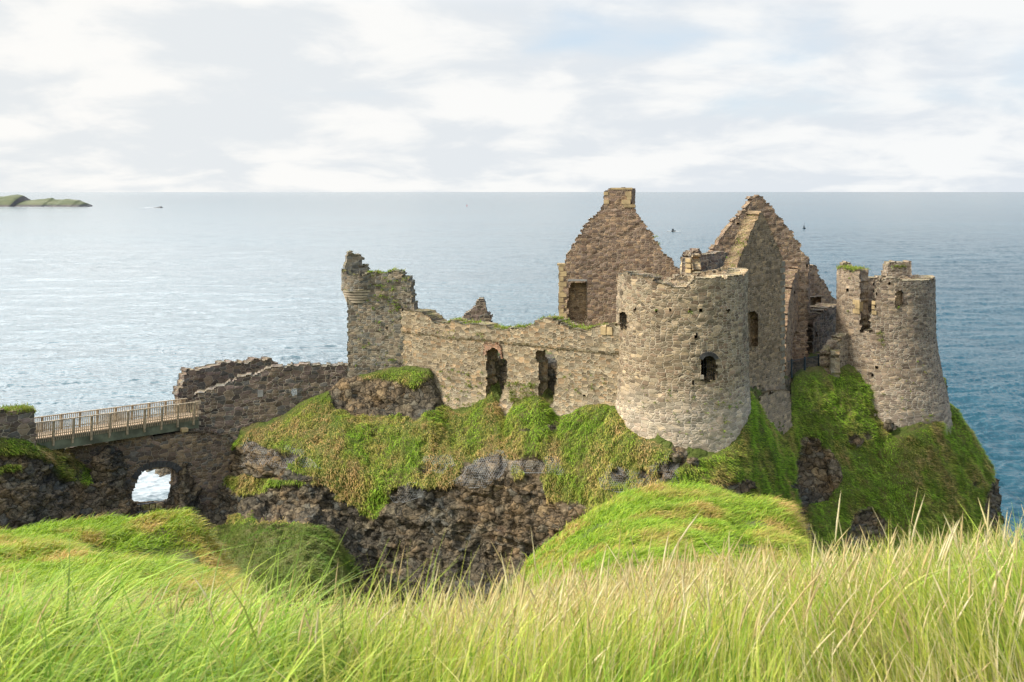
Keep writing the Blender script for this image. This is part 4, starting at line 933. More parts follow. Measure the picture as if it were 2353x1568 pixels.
# ---- gatehouse walls by the bridge
gf = thing('gatehouse_wall', 'dark stone gatehouse wall with small barred window at the bridge end', 'wall')
GH = Plane(447, 74.9, 802, 77.3)
gh_poly = [(449, 907), (470, 903), (492, 893), (510, 889), (530, 878), (548, 866), (575, 864), (590, 858), (612, 849), (640, 845), (690, 840), (760, 839), (806, 840), (806, 985), (700, 1010), (600, 1050), (560, 1075), (470, 1095), (449, 1000)]
slab('wall', GH, gh_poly, 1.2, M['gatehouse'], gf, [[(669, 895), (683, 895), (683, 914), (671, 916)]], seed=31, warp=.09)
mb = MB()
for k in range(7):
    x = 669.5+13.5*k/6; (u, v0), (_, v1) = GH.uv(x, 915.5), GH.uv(x, 895); mb.bar(GH.map(np.array(u), np.array(v0), np.array(.12)), GH.map(np.array(u), np.array(v1), np.array(.12)), .03)
mb.build('window_bars', M['palestone'], gf)
boxes_on(GH, 'blocked_slit', [(592, 896, 605, 913)], .1, M['slate'], gf, .07)
boxes_on(GH, 'corner_quoin', [(449, 907+12*k, 458+(k % 2)*4, 918+12*k) for k in range(7)], .5, M['palestone'], gf, .03)
gr = thing('rear_gatehouse_wall', 'broken dark wall behind the bridge end, against the sea', 'wall')
GR = Plane(410, 79.5, 640, 85)
slab('wall', GR, [(413, 925), (413, 905), (417, 885), (424, 868), (432, 852), (455, 848), (475, 846), (500, 838), (520, 834), (545, 831), (550, 838), (570, 833), (595, 828), (630, 826), (634, 832), (636, 843), (650, 850), (650, 960), (413, 960)], 1.2, M['gatehouse'], gr, seed=32, warp=.13)

# ---- masonry arch under the footbridge
ar = thing('masonry_arch', 'rubble masonry bridge wall pierced by an arch with sea behind', 'arch')
AR = Plane(150, 68.9, 600, 76.6)
a_poly = [(158, 1031), (200, 1022), (240, 1016), (272, 1011), (300, 1006), (350, 1002), (400, 997), (418, 994), (450, 994), (520, 1000), (556, 1030), (552, 1060), (540, 1090), (530, 1150), (520, 1200), (430, 1210), (300, 1230), (285, 1190), (290, 1130), (280, 1090), (215, 1085), (185, 1100), (165, 1090)]
a_hole = [(300, 1250), (303, 1150), (308, 1122), (316, 1102), (325, 1086), (338, 1080), (375, 1077), (398, 1077), (410, 1082), (408, 1100), (400, 1250)]
slab('wall', AR, a_poly, 1.9, M['arch'], ar, [a_hole], seed=33, warp=.09, bw=.38)
mb = MB()                                            # arch ring stones
ring = [(308, 1100), (317, 1086), (329, 1076), (343, 1070), (358, 1067), (374, 1066), (390, 1067), (404, 1072), (412, 1082)]
for k in range(len(ring)-1):
    for s in (0, .5):
        a = np.array(ring[k])*(1-s)+np.array(ring[k+1])*s; b = np.array(ring[k])*(.5-s)+np.array(ring[k+1])*(.5+s)
        (ua, va), (ub, vb) = AR.uv(*a), AR.uv(*b); c = AR.map(np.array((ua+ub)/2), np.array((va+vb)/2), np.array(.18))
        dvec = AR.map(np.array(ub), np.array(vb), np.array(0.))-AR.map(np.array(ua), np.array(va), np.array(0.))
        mb.box(c, np.linalg.norm(dvec)*.9, .5, .42, dvec, up=(-AR.n[0]*0, 0, 1), jit=.03)
mb.build('voussoir_ring', M['basalt'], ar)
boxes_on(AR, 'corner_block', [(417, 984, 432, 994)], .8, M['sandstone'], ar, .1)

# ---- stub of wall on the mainland side
sw = thing('approach_wall', 'short grey wall with turf top where the footbridge starts', 'wall')
SW = Plane(-40, 62.6, 84, 65.0)
sw_top = [(-60, 944), (0, 944), (30, 945), (60, 941), (76, 942), (82, 952)]
slab('wall', SW, sw_top+[(84, 1035), (-60, 1035)], 1.2, M['gatehouse'], sw, seed=34, warp=.05)
tufts('turf_cap', top_spots(SW, sw_top, 1.2, 130, 1.3, (-.03, 1.0)), sw, green=.25, L=(.1, .24))

# ---- footbridge
fb = thing('footbridge', 'timber footbridge with slatted railings crossing to the castle', 'bridge')
A0 = P(86, 1008, 66.0); B0 = P(449, 956.5, 74.5); dirb = B0-A0; Lb = np.linalg.norm(dirb); eb = dirb/Lb
pb = np.cross((0, 0, 1.0), eb); pb /= np.linalg.norm(pb); pb = pb if pb[1] > 0 else -pb
A0 = A0-eb*1.0; Lb += 1.3; Wb = 1.75; upb = np.array((0, 0, 1.0))
MB().box(A0+eb*Lb/2+pb*Wb/2-upb*.04, Lb, Wb, .08, eb).build('deck', M['deck'], fb)
for s, nm in ((0.02, 'front'), (Wb-.02, 'rear')):
    MB().box(A0+eb*Lb/2+pb*(s+(.12 if s < .5 else -.12))-upb*.52, Lb, .2, .80, eb).build('side_beam', M['beam'], fb)
    MB().box(A0+eb*Lb/2+pb*s+upb*1.04, Lb, .13, .06, eb).build('handrail', M['wood'], fb)
    MB().box(A0+eb*Lb/2+pb*s+upb*.14, Lb, .05, .06, eb).build('lower_rail', M['wood'], fb)
    mb = MB(); nb = 92; sgn = -1 if s < .5 else 1
    for k in range(nb):
        c = A0+eb*(.1+(Lb-.2)*(k+.5)/nb)+pb*(s+sgn*.05); lo = -.30
        mb.box(c+upb*((1.0+lo)/2), .05, .035, 1.0-lo, eb)
    mb.build('balustrade', M['wood'], fb)
    for k in range(10):
        c = A0+eb*(.75+(Lb-.95)*k/9.2)+pb*(s+sgn*.09); lo = -.62
        MB().box(c+upb*((1.06+lo)/2), .13, .1, 1.06-lo, eb).build('post', M['wood'], fb)

# ---- round tower
rt = thing('round_tower', 'big round tower in the centre with barred arched window', 'tower')
RT = Cyl(1566.5, 66.2, 4.27, ([26, 28.6, 30.2, 31.5, 33, 36, 40.5], [.40, .36, .26, .16, .08, .02, 0]))
zt = 39.55
def tz(deg):                                          # broken rim height by bearing round the tower
    return float(np.interp(deg, [-180, -95, -80, -60, -42, -34, -22, -8, -2, 3, 25, 60, 90, 180], [38.8, 38.9, 39.7, 39.75, 39.6, 39.55, 39.15, 39.1, 39.35, 39.7, 39.65, 39.75, 39.9, 39.0]))
degs = np.linspace(-180, 180, 90); rim = [(math.radians(a)*RT.R0, tz(a)+.12*math.sin(a*.9)*math.sin(a*.37)) for a in degs]
rt_holes = [[(1610, 872), (1611, 828), (1614, 818), (1624, 813), (1636, 813), (1646, 818), (1648, 830), (1647, 872), (1638, 875), (1632, 878), (1614, 876)],
            [(1423, 718), (1439, 718), (1439, 755), (1426, 757)]]
for x, y in ((1459, 712), (1540, 711), (1584, 712), (1612, 712), (1672, 713), (1601, 772), (1594, 880), (1509, 712)):
    rt_holes.append([(x-3.2, y-4), (x+3.2, y-4), (x+3.2, y+4), (x-3.2, y+4)])
slab('tower_wall', RT, None, 1.25, M['tower'], rt, rt_holes, uvpoly=[(-PI*RT.R0, 25.5)]+[(rim[0][0], rim[0][1])]+rim+[(PI*RT.R0, 25.5)], seed=41, warp=.09, bw=.44, bh=.25)
grille(RT, 'window_grille', [(1611, 874), (1648, 874), (1648, 816), (1611, 816)], 6, rt, .28, 3)
grille(RT, 'side_window_grille', [(1425, 756), (1440, 756), (1440, 719), (1425, 719)], 4, rt, .12, 1)
mb = MB()
for k in range(15):                                   # slate arch over the window
    a = PI*(.08+.84*k/14); x, y = 1629-22*math.cos(a), 828-15*math.sin(a)*1.0-2; (u, v) = RT.uv(x, y)
    c = RT.map(np.array(u), np.array(v), np.array(.08)); mb.box(c, .085, .35, .42, (math.cos(PI/2-a)*1.0+.0, 0, math.sin(PI/2-a)*-1.0) if False else (math.sin(a), 0, math.cos(a)*1.0), up=(0, 1, 0), jit=.01)
mb2 = MB()
for k in range(15):
    a = PI*(.1+.8*k/14); x, y = 1629-19*math.cos(a), 829-16*math.sin(a); (u, v) = RT.uv(x, y)
    c = RT.map(np.array(u), np.array(v), np.array(.05)); rad = np.array((-math.cos(a), 0, math.sin(a))); mb2.box(c, .26, .3, .075, rad, up=(rad[2], 0, -rad[0]), jit=.01)
mb2.build('window_arch', M['basalt'], rt)
boxes_on(RT, 'window_sill', [(1608, 862, 1617, 872)], .3, M['palestone'], rt, .04)
tufts('wall_plants', wall_spots(RT, [(1510, 713, .7), (1586, 717, .7), (1590, 722, .4), (1594, 915, .6), (1533, 920, .4), (1506, 925, .5), (1478, 925, .3), (1560, 968, .6), (1583, 970, .5), (1660, 925, .5), (1675, 935, .9), (1650, 930, .5), (1665, 970, .9), (1660, 990, 1.0), (1480, 935, .4), (1550, 950, .4), (1700, 925, .6), (1690, 935, .6)]+[(rng.uniform(1440, 1700), rng.uniform(885, 1010), .3) for _ in range(36)]), rt, green=.5, L=(.08, .22))
FL = MB(); cx_, cy_ = RT.c
bm_v = [(cx_+3.4*math.sin(a), cy_-3.4*math.cos(a), 38.55+.25*math.sin(3*a)) for a in np.linspace(0, 2*PI, 24, endpoint=False)]
# rubble filling the head of the tower
def rubble_disc(cx, cy, R, z, parent, mat, name, seed):
    r = np.linspace(0.01, R, 26); th = np.linspace(0, 2*PI, 110); RR, TT = np.meshgrid(r, th, indexing='ij')
    X = cx+RR*np.sin(TT); Y = cy-RR*np.cos(TT)
    a, e = cellrand(X*2.6, Y*2.6, X*0, seed); Zz = z+.35*fbm(X*.6, Y*.6, X*0, 3, seed)+.22*(a-.5)*sstep(e, 0, .15)
    return mesh(name, np.stack([X, Y, Zz], -1).reshape(-1, 3), grid_faces(26, 110)[:, ::-1].copy(), mat, parent, uv=np.stack([X, Y], -1).reshape(-1, 2))
rubble_disc(cx_, cy_, 3.9, 38.85, rt, M['manor'], 'rubble_fill', 5)

# ---- manor gable with chimney
mg = thing('chimney_gable', 'tall brown gable wall topped by a square chimney stack', 'gable wall')
MG = Plane(1283, 85.4, 1570, 84.4)
mg_poly = [(1285, 800), (1285, 612), (1297, 610), (1297, 588), (1310, 573), (1322, 555), (1325, 540), (1333, 538), (1340, 525), (1352, 508), (1368, 492), (1378, 484), (1387, 470), (1458, 470), (1464, 487), (1475, 505), (1490, 528), (1500, 540), (1504, 550), (1514, 562), (1524, 580), (1533, 590), (1543, 593), (1546, 604), (1556, 618), (1590, 630), (1600, 800)]
mg_win = [(1306, 740), (1304, 700), (1307, 665), (1312, 648), (1347, 648), (1348, 690), (1347, 725), (1340, 742)]
slab('wall', MG, mg_poly, 1.1, M['manor'], mg, [mg_win], seed=51, warp=.09)
MC = Plane(1386, 85.2, 1450, 84.9)
slab('chimney', MC, [(1387, 478), (1387, 443), (1392, 438), (1402, 432), (1412, 431), (1449, 432), (1451, 440), (1451, 478)], 1.3, M['manor'], mg, seed=52, warp=.05, w0=-.12, res=.09)
MC2 = Plane(1449, 84.95, 1457.5, 86.2)
slab('chimney_side', MC2, [(1450, 478), (1450, 434), (1459, 434), (1459, 478)], .5, M['manor'], mg, seed=53, warp=.05, res=.09)
boxes_on(MC, 'chimney_quoin', [(1387, 459, 1400, 469), (1428, 459, 1449, 470), (1387, 441, 1398, 449), (1437, 440, 1451, 452), (1440, 451, 1451, 459), (1402, 431.5, 1454, 436), (1433, 470, 1460, 477)], 1.35, M['sandstone'], mg, .17)
boxes_on(MG, 'corner_quoin', [(1284, 612+12*k, 1295+(k % 2)*7, 623+12*k) for k in range(11)]+[(1280, 606, 1300, 611)], .7, M['sandstone'], mg, .05)
boxes_on(MG, 'window_lintel', [(1304, 642, 1350, 646.5)], .9, M['slate'], mg, .03)
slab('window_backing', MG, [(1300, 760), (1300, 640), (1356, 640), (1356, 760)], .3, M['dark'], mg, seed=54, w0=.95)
tufts('wall_plants', wall_spots(MG, [(1506, 545, 1.0), (1515, 560, .8)]), mg, green=.5)
# low ledge and small chimney stub beyond the curtain wall
st_ = thing('chimney_stub', 'small broken chimney stub standing behind the long curtain wall', 'chimney')
SP = Plane(1060, 90, 1132, 90)
slab('stack', SP, [(1064, 790), (1065, 730), (1070, 722), (1085, 716), (1086, 708), (1092, 703), (1098, 690), (1108, 688), (1113, 692), (1118, 702), (1119, 717), (1129, 723), (1130, 790)], 1.6, M['gatehouse'], st_, seed=55, res=.09)

# ---- great double gable
bg_ = thing('rear_gable', 'pointed purple brown gable standing behind the narrower front gable', 'gable wall')
BG = Plane(1625, 82.5, 1860, 83.5)
slab('wall', BG, [(1600, 800), (1610, 620), (1632, 580), (1645, 563), (1660, 543), (1678, 520), (1695, 500), (1712, 480), (1722, 470), (1727, 455), (1738, 450), (1752, 452), (1755, 462), (1765, 468), (1780, 485), (1800, 510), (1815, 530), (1830, 550), (1842, 562), (1840, 575), (1856, 592), (1856, 850), (1600, 850)], 1.0, M['manor'], bg_, [[(1693, 511), (1698, 511), (1698, 515), (1693, 515)]], seed=61, warp=.1)
sg = thing('front_gable', 'narrow steep gable seen edge on beside the round tower', 'gable wall')
SG = Plane(1683, 66.8, 1803, 73.4)
sg_poly = [(1672, 640), (1690, 620), (1694, 640), (1700, 610), (1712, 578), (1722, 552), (1732, 522), (1742, 500), (1750, 486), (1757, 495), (1768, 520), (1780, 550), (1790, 575), (1799, 600), (1803, 640), (1803, 1030), (1672, 1020)]
sg_poly = [(1676, 650), (1690, 622), (1700, 596), (1712, 568), (1722, 543), (1732, 516), (1742, 498), (1750, 487), (1757, 497), (1768, 522), (1780, 550), (1790, 575), (1799, 600), (1803, 640), (1803, 1040), (1676, 1040)]
sgh = [(1717, 765), (1717, 722), (1721, 715), (1732, 715), (1741, 722), (1742, 745), (1742, 795), (1720, 797)]
slab('wall', SG, sg_poly, 1.0, M['dark'], sg, [sgh], seed=62, warp=.09)
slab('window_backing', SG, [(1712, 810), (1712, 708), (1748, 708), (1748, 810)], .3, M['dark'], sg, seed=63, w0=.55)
boxes_on(SG, 'corner_quoin', [(1795-(k % 2)*3, 600+15*k, 1803.5, 613+15*k) for k in range(20)], .6, M['quoin'], sg, .03)
boxes_on(SG, 'window_lintel', [(1716, 716, 1733, 720)], .5, M['slate'], sg, -.1)
slab('buttress', SG, [(1735, 910), (1750, 902), (1790, 895), (1803, 900), (1808, 940), (1810, 1040), (1735, 1040)], 1.2, M['dark'], sg, seed=65, w0=-.35)
tufts('coping_moss', [(SG.map(np.array(SG.uv(x, y)[0]), np.array(SG.uv(x, y)[1]-.05), np.array(rng.uniform(.1, .95))), (0, 0, 1), rng.uniform(.4, 1.1)) for x, y in [(np.interp(t_, [0, 1], [1684, 1745]), np.interp(t_, [0, .5, 1], [636, 560, 494])) for t_ in rng.random(46)]], sg, green=.2, L=(.06, .16))
rw = thing('range_wall', 'tall broken wall end with an arched doorway right of the gables', 'wall')
RWp = Plane(1808, 77.5, 1862, 90.0)
slab('wall', RWp, [(1806, 880), (1806, 770), (1809, 725), (1813, 690), (1820, 655), (1828, 630), (1836, 612), (1842, 596), (1850, 588), (1861, 596), (1862, 880)], 1.0, M['manor'], rw, [[(1819, 840), (1821, 790), (1826, 765), (1832, 760), (1837, 768), (1840, 790), (1841, 840)], [(1824, 668), (1827, 668), (1827, 675), (1824, 675)]], seed=71, warp=.12)
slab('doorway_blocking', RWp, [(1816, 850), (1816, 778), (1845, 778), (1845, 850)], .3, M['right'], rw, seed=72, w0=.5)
lw = thing('low_side_wall', 'low wall with grey plastered face between the two gables', 'wall')
LW = Plane(1588, 76, 1690, 80)
slab('wall', LW, [(1588, 680), (1588, 592), (1600, 588), (1630, 584), (1660, 578), (1690, 590), (1700, 680)], .9, M['gatehouse'], lw, seed=73, warp=.05)
boxes_on(LW, 'wall_quoin', [(1586, 594+12*k, 1594, 604+12*k) for k in range(3)], .5, M['sandstone'], lw, .03)
LE = Plane(1560, 78.4, 1592, 75.9)
slab('wall_end', LE, [(1562, 700), (1562, 592), (1570, 588), (1592, 588), (1592, 700)], .6, M['curtain'], lw, seed=74, warp=.12)
slab('cap_rubble', LW, [(1590, 595), (1592, 582), (1600, 577), (1612, 576), (1618, 595)], .8, M['gatehouse'], lw, seed=75, w0=.1)
LT = Plane(1655, 70.5, 1700, 70.5)
lt = slab('loose_wall_stones', LT, [(1650, 660), (1653, 625), (1665, 618), (1680, 614), (1700, 612), (1704, 660)], .9, M['tower'], None, seed=76)
tag(lt, 'pile of pale squared stones behind the rim of the big round tower', 'stones')
ew = thing('end_gable', 'far broken gable with a lintelled window near the sea tower', 'gable wall')
EW = Plane(1850, 93, 1930, 96)
slab('wall', EW, [(1845, 850), (1845, 612), (1857, 609), (1878, 610), (1880, 632), (1890, 645), (1902, 662), (1912, 680), (1922, 692), (1930, 700), (1930, 850)], .9, M['manor'], ew, [[(1861, 704), (1861, 683), (1886, 683), (1888, 704)]], seed=81)
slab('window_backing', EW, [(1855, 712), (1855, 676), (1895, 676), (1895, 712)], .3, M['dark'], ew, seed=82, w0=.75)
boxes_on(EW, 'window_lintel', [(1858, 679, 1892, 683)], 1.0, M['palestone'], ew, .12)
iw = thing('inner_wall', 'low dark inner wall with lit rubble top left of the sea tower', 'wall')
IW = Plane(1868, 87.0, 1935, 92.5)
slab('wall', IW, [(1866, 880), (1868, 738), (1880, 722), (1900, 712), (1920, 704), (1935, 700), (1935, 880)], 2.0, M['gatehouse'], iw, [[(1873, 762), (1879, 762), (1879, 775), (1873, 775)]], seed=83)

# ---- sea tower at the right
st = thing('sea_tower', 'tall round corner tower split by a breach at the right cliff edge', 'tower')
STc = Cyl(2034, 83.2, 3.86, ([22, 25.5, 27, 28.5, 30, 31.5, 33.2, 38.5], [1.35, 1.3, 1.15, .9, .55, .3, .05, 0]))
def pxu(px, py=700): return STc.uv(px, py)[0]
zT = Z(636, 79.5)
L0 = -PI*STc.R0; R1 = PI*STc.R0
uL, uR = pxu(1976), pxu(2003)
rim2 = [(L0, 37.6), (-9.3, 37.8), (-7.4, 37.9), (pxu(1931)-1.0, 38.7), (pxu(1932), 38.75), (pxu(1950), 38.6), (uL, 38.55), (uL+.05, 34.2), (uL, 33.7), (uR, 33.8), (uR-.15, 35.2), (uR+.25, 35.4), (uR+.25, 37.2), (uR+.5, 37.9), (pxu(2040), 38.1), (pxu(2080), 38.0), (pxu(2120), 37.95), (pxu(2137), 37.9), (7.5, 37.9), (9.2, 37.7), (R1, 37.6)]
st_holes = [[(2058, 680), (2060, 672), (2065, 668), (2074, 668), (2075, 690), (2072, 706), (2057, 706), (2057, 692)]]
for x, y in ((2042, 650), (2013, 845), (2003, 862), (2008, 984), (2064, 982), (1947, 668)): st_holes.append([(x-3, y-3.5), (x+3, y-3.5), (x+3, y+3.5), (x-3, y+3.5)])
slab('tower_wall', STc, None, 1.3, M['right'], st, st_holes, uvpoly=[(L0, 21.5)]+rim2+[(R1, 21.5)], seed=91, warp=.11)
slab('recessed_window', Plane(2050, 80.2, 2082, 80.2), [(2054, 710), (2054, 664), (2078, 664), (2078, 710)], .1, M['dark'], st, seed=92) if False else None
Wd_ = [(2058, 705), (2058, 676), (2063, 669), (2073, 669), (2073, 705)]
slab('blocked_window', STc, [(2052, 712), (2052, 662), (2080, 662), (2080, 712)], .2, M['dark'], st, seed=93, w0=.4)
boxes_on(STc, 'breach_quoin', [(1960, 690, 1976, 699), (1965, 700, 1976, 709), (1960, 711, 1976, 720), (2003, 692, 2012, 700), (2003, 703, 2010, 711), (2003, 715, 2014, 723)], .5, M['sandstone'], st, .04)
BB = Plane(2040, 85, 2095, 85)
slab('upper_block', BB, [(2040, 640), (2041, 607), (2048, 602), (2070, 604), (2094, 603), (2095, 640)], 1.3, M['right'], st, seed=94, warp=.06)
BB2 = Plane(1934, 84, 1960, 84)
slab('upper_stub', BB2, [(1936, 632), (1937, 606), (1944, 603), (1954, 604), (1958, 612), (1958, 632)], .9, M['right'], st, seed=95, warp=.06)
BI = Plane(1972, 84.6, 2010, 85)
mb = MB()
for k in range(7):
    x = 1978+3.6*k; (u, v0), (_, v1) = BI.uv(x, 745), BI.uv(x, 700); mb.bar(BI.map(np.array(u), np.array(v0), np.array(0.)), BI.map(np.array(u), np.array(v1), np.array(0.)), .035)
for y in (705, 725):
    (ua, va), (ub, vb) = BI.uv(1976, y), BI.uv(2003, y); mb.bar(BI.map(np.array(ua), np.array(va), np.array(0.)), BI.map(np.array(ub), np.array(vb), np.array(0.)), .03)
mb.build('breach_grille', M['iron'], st)
rubble_disc(STc.c[0], STc.c[1], 3.0, 33.3, st, M['right'], 'tower_floor', 9)
tsp = [((STc.map(np.array(u), np.array(38.6), np.array(rng.uniform(0, 1.2)))), (0, 0, 1), rng.uniform(.8, 1.5)) for u in rng.uniform(pxu(1931)-1.2, uL, 60)]
tsp += wall_spots(STc, [(2022, 768, 1.5), (2025, 782, 1.2), (2030, 792, .8), (2063, 708, .6), (1950, 715, .5), (1953, 640, .5), (2128, 965, 1.2), (2110, 975, 1.0), (2135, 955, 1.0), (2070, 915, .5), (2030, 905, .5)]+[(rng.uniform(2030, 2140), rng.uniform(830, 980), .3) for _ in range(20)])
tsp += [(BB.map(np.array(BB.uv(x, 612)[0]), np.array(BB.uv(x, 612)[1]), np.array(-.08)), (0, -1, 0), 1.0) for x in (2055, 2062, 2068, 2075)]
tufts('wall_plants', tsp, st, green=.25, L=(.12, .3))
wl = thing('link_wall', 'low broken wall stepping up from the iron fence to the sea tower', 'wall')
WL = Plane(1906, 79.5, 1975, 82.5)
slab('wall', WL, [(1906, 900), (1908, 812), (1915, 800), (1925, 785), (1935, 776), (1945, 771), (1963, 769), (1985, 762), (1985, 905)], .9, M['right'], wl, seed=96, warp=.08)
WE = Plane(1880, 81.5, 1908, 79.4)
slab('wall_end', WE, [(1880, 880), (1881, 818), (1890, 808), (1908, 805), (1909, 890)], .8, M['curtain'], wl, seed=97, warp=.08)
fe = thing('iron_fence', 'dark blue iron fence on the grassy edge right of the gables', 'fence')
FA = P(1795, 866, 77.3); FBp = P(1881, 850, 80.6); fx = FBp-FA; Lf = np.linalg.norm(fx); ef = fx/Lf
mb = MB()
for k in range(30):
    c = FA+ef*Lf*(k+.5)/30; mb.bar(c-upb*.2, c+upb*1.1, .012)
mb.build('pickets', M['blueiron'], fe)
for s in (0.0, .27, .62, 1.0):
    c = FA+ef*Lf*s; MB().box(c+upb*.5, .12, .1, 1.5, ef).build('post', M['blueiron'], fe)
MB().bar(FA+upb*1.1, FBp+upb*1.12, .03).build('top_rail', M['blueiron'], fe)

# ---- boulders by the round tower's foot
def boulder(px, py, d, r, label, sq=(1, .8, .8), seed=0):
    th = np.linspace(0, 2*PI, 28); ph = np.linspace(.02, PI-.02, 16); T_, H_ = np.meshgrid(th, ph, indexing='ij')
    X, Y, Zz = np.sin(H_)*np.cos(T_), np.sin(H_)*np.sin(T_), np.cos(H_); a, e = cellrand(X*1.3+seed, Y*1.3, Zz*1.3, seed)
    k = r*(1+.35*(a-.5)+.12*fbm(X*2, Y*2, Zz*2, 3, seed)); c = P(px, py, d)
    V = np.stack([c[0]+X*k*sq[0], c[1]+Y*k*sq[1], c[2]+Zz*k*sq[2]], -1).reshape(-1, 3)
    o = mesh('boulder', V, grid_faces(28, 16), M['terrain'], attrs={'grass': np.zeros(len(V))}); tag(o, label, 'boulder'); return o
boulder(1556, 1050, 60.9, .42, 'dark boulder under the round tower, beside the netting edge', (1.0, .8, .7), 3)
boulder(1592, 1062, 60.6, .36, 'small dark rock right below the base of the round tower', (1.1, .8, .8), 5)
boulder(2042, 978, 78.0, .5, 'black boulder against the left foot of the sea tower', (.8, .8, 1), 7)
# ------------------------------------------------------------------ rockfall netting (hexagonal wire mesh pinned over the slope)
def netting(outline, label, hexs=.15, surf='rock', wr=.007):
    xs = [p[0] for p in outline]; ys = [p[1] for p in outline]; mb_v = []; mb_f = []
    js = np.where((RROW >= 5.8) & (RROW <= 13.6))[0]
    ppm = F/68.0; st = hexs*ppm; segs = []
    rows_ = int((max(ys)-min(ys))/(st*.866))+2; cols_ = int((max(xs)-min(xs))/(st*1.5))+2
    # hex edges in a local sheet
    pts = {}
    def key(x, y): return (round(x, 1), round(y, 1))
    h = st*.55
    for r_ in range(rows_*1):
        for c_ in range(cols_*2):
            cx0 = min(xs)+c_*h*1.732+(h*.866 if r_ % 2 else 0); cy0 = min(ys)+r_*h*1.5
            for k in (0, 1, 2):
                a1, a2 = math.radians(30+60*k), math.radians(90+60*k)
                segs.append(((cx0+h*math.cos(a1), cy0+h*math.sin(a1)), (cx0+h*math.cos(a2), cy0+h*math.sin(a2))))
    S = np.array(segs); mid = S.mean(1); keep = inpoly(mid[:, 0]+4*vn(mid[:, 0]*.08, mid[:, 1]*.08, mid[:, 0]*0, 3), mid[:, 1], outline); S = S[keep]
    # lookup table of smooth (undisplaced) surface
    px_, py_ = px_of(RV)[:, js], py_of(RV)[:, js]; sel = (px_ > min(xs)-20) & (px_ < max(xs)+20) & (py_ > min(ys)-20) & (py_ < max(ys)+20)
    A_ = np.stack([px_[sel], py_[sel]], 1); Vs = (RP[:, js][sel]+RN[:, js][sel]*.05)
    def at(q):
        d = ((A_-q)**2).sum(1); i = np.argpartition(d, 12)[:12]; w_ = 1/(d[i]+6); return (Vs[i]*w_[:, None]).sum(0)/w_.sum()
    cache = {}
    def g(q):
        k = key(*q)
        if k not in cache: cache[k] = at(np.array(q))
        return cache[k]
    mb = MB()
    for a, b in S: mb.bar(g(a), g(b), wr, 3)
    o = thing('wire_netting', label, 'netting', group='rockfall netting pinned over the castle slope'); mb.build('mesh_sheet', M['steel'], o)
    low = [p for p in outline if p[1] > np.mean(ys)]; low.sort()
    cb = MB()
    for a, b in zip(low[:-1], low[1:]): cb.bar(g(a), g(b), wr*2.2, 4)
    if len(low) > 1: cb.build('edge_cable', M['steel'], o)
netting([(556, 1030), (575, 1012), (615, 1040), (650, 1048), (665, 1030), (700, 1040), (715, 1060), (742, 1082), (700, 1074), (640, 1070), (560, 1072)], 'grey wire netting over rock below the gatehouse wall, leftmost piece')
netting([(900, 1140), (925, 1122), (950, 1110), (985, 1118), (975, 1140), (930, 1155), (905, 1155)], 'small grey netting patch under the drooping grass, above the brown cliff')
netting([(975, 1055), (1040, 1055), (1045, 1075), (1020, 1095), (985, 1085)], 'small dark netting pocket in the middle of the grassy slope')
netting([(1035, 1112), (1065, 1098), (1095, 1060), (1120, 1052), (1140, 1040), (1160, 1042), (1172, 1062), (1160, 1090), (1120, 1120), (1080, 1122)], 'pale folded netting hanging down the middle of the slope')
netting([(1175, 1065), (1230, 1058), (1290, 1055), (1298, 1075), (1300, 1096), (1250, 1088), (1180, 1090)], 'netting strip with straight cable below the grassy knoll')
netting([(1380, 1100), (1410, 1070), (1470, 1090), (1520, 1060), (1558, 1035), (1560, 1125), (1480, 1130), (1430, 1135), (1390, 1125)], 'wide netting with vertical edge below the round tower')

# ------------------------------------------------------------------ path wall and handrail under the arch
hr = thing('handrail', 'thin metal handrail by the path below the arch', 'handrail')
h0, h1 = P(316, 1160, 71.3), P(384, 1151, 73.0)
MB().bar(h0, h1, .03, 6).build('rail', M['steel'], hr)
MB().bar(h0-upb*.55, h1-upb*.55, .02, 6).build('lower_rail', M['steel'], hr)
for s in (.1, .4, .6, .9): MB().bar(h0+(h1-h0)*s, h0+(h1-h0)*s-upb*1.3, .025).build('post', M['iron'], hr)
# ------------------------------------------------------------------ things far out at sea
def ridge_isle(name, outline, base_y, d, thick, label, cat, mat='isle'):
    """an islet: crest heights along its length, ground falling to the water before and behind"""
    xs = np.array([p[0] for p in outline], float); ys = np.array([p[1] for p in outline], float)
    X = np.linspace(xs[0], xs[-1], 260); H = Z(np.interp(X, xs, ys), d); s = np.linspace(-1, 1, 40)
    XX, SS = np.meshgrid((X-CX)/F*d, s, indexing='ij'); prof = np.clip(1-np.abs(SS-.15)**1.3, 0, 1)**.7
    HH = np.maximum(H, 0)[:, None]*prof*(1+(.18 if d > 1000 else .9)*fbm(XX*(.02 if d > 1000 else .6), SS*3, XX*0, 4, 3))-1.5*(1-prof)
    V = np.stack([XX, d+SS*thick*(H/H.max())[:, None]**.4, HH], -1)
    n_ = grid_normals(V); gr_ = sstep(np.abs(n_[..., 2]), .45, .8)*sstep(HH, 4, 9)
    o = mesh(name, V.reshape(-1, 3), grid_faces(*V.shape[:2]), M[mat], smooth=True, attrs={'grass': gr_.ravel()}); tag(o, label, cat); return o
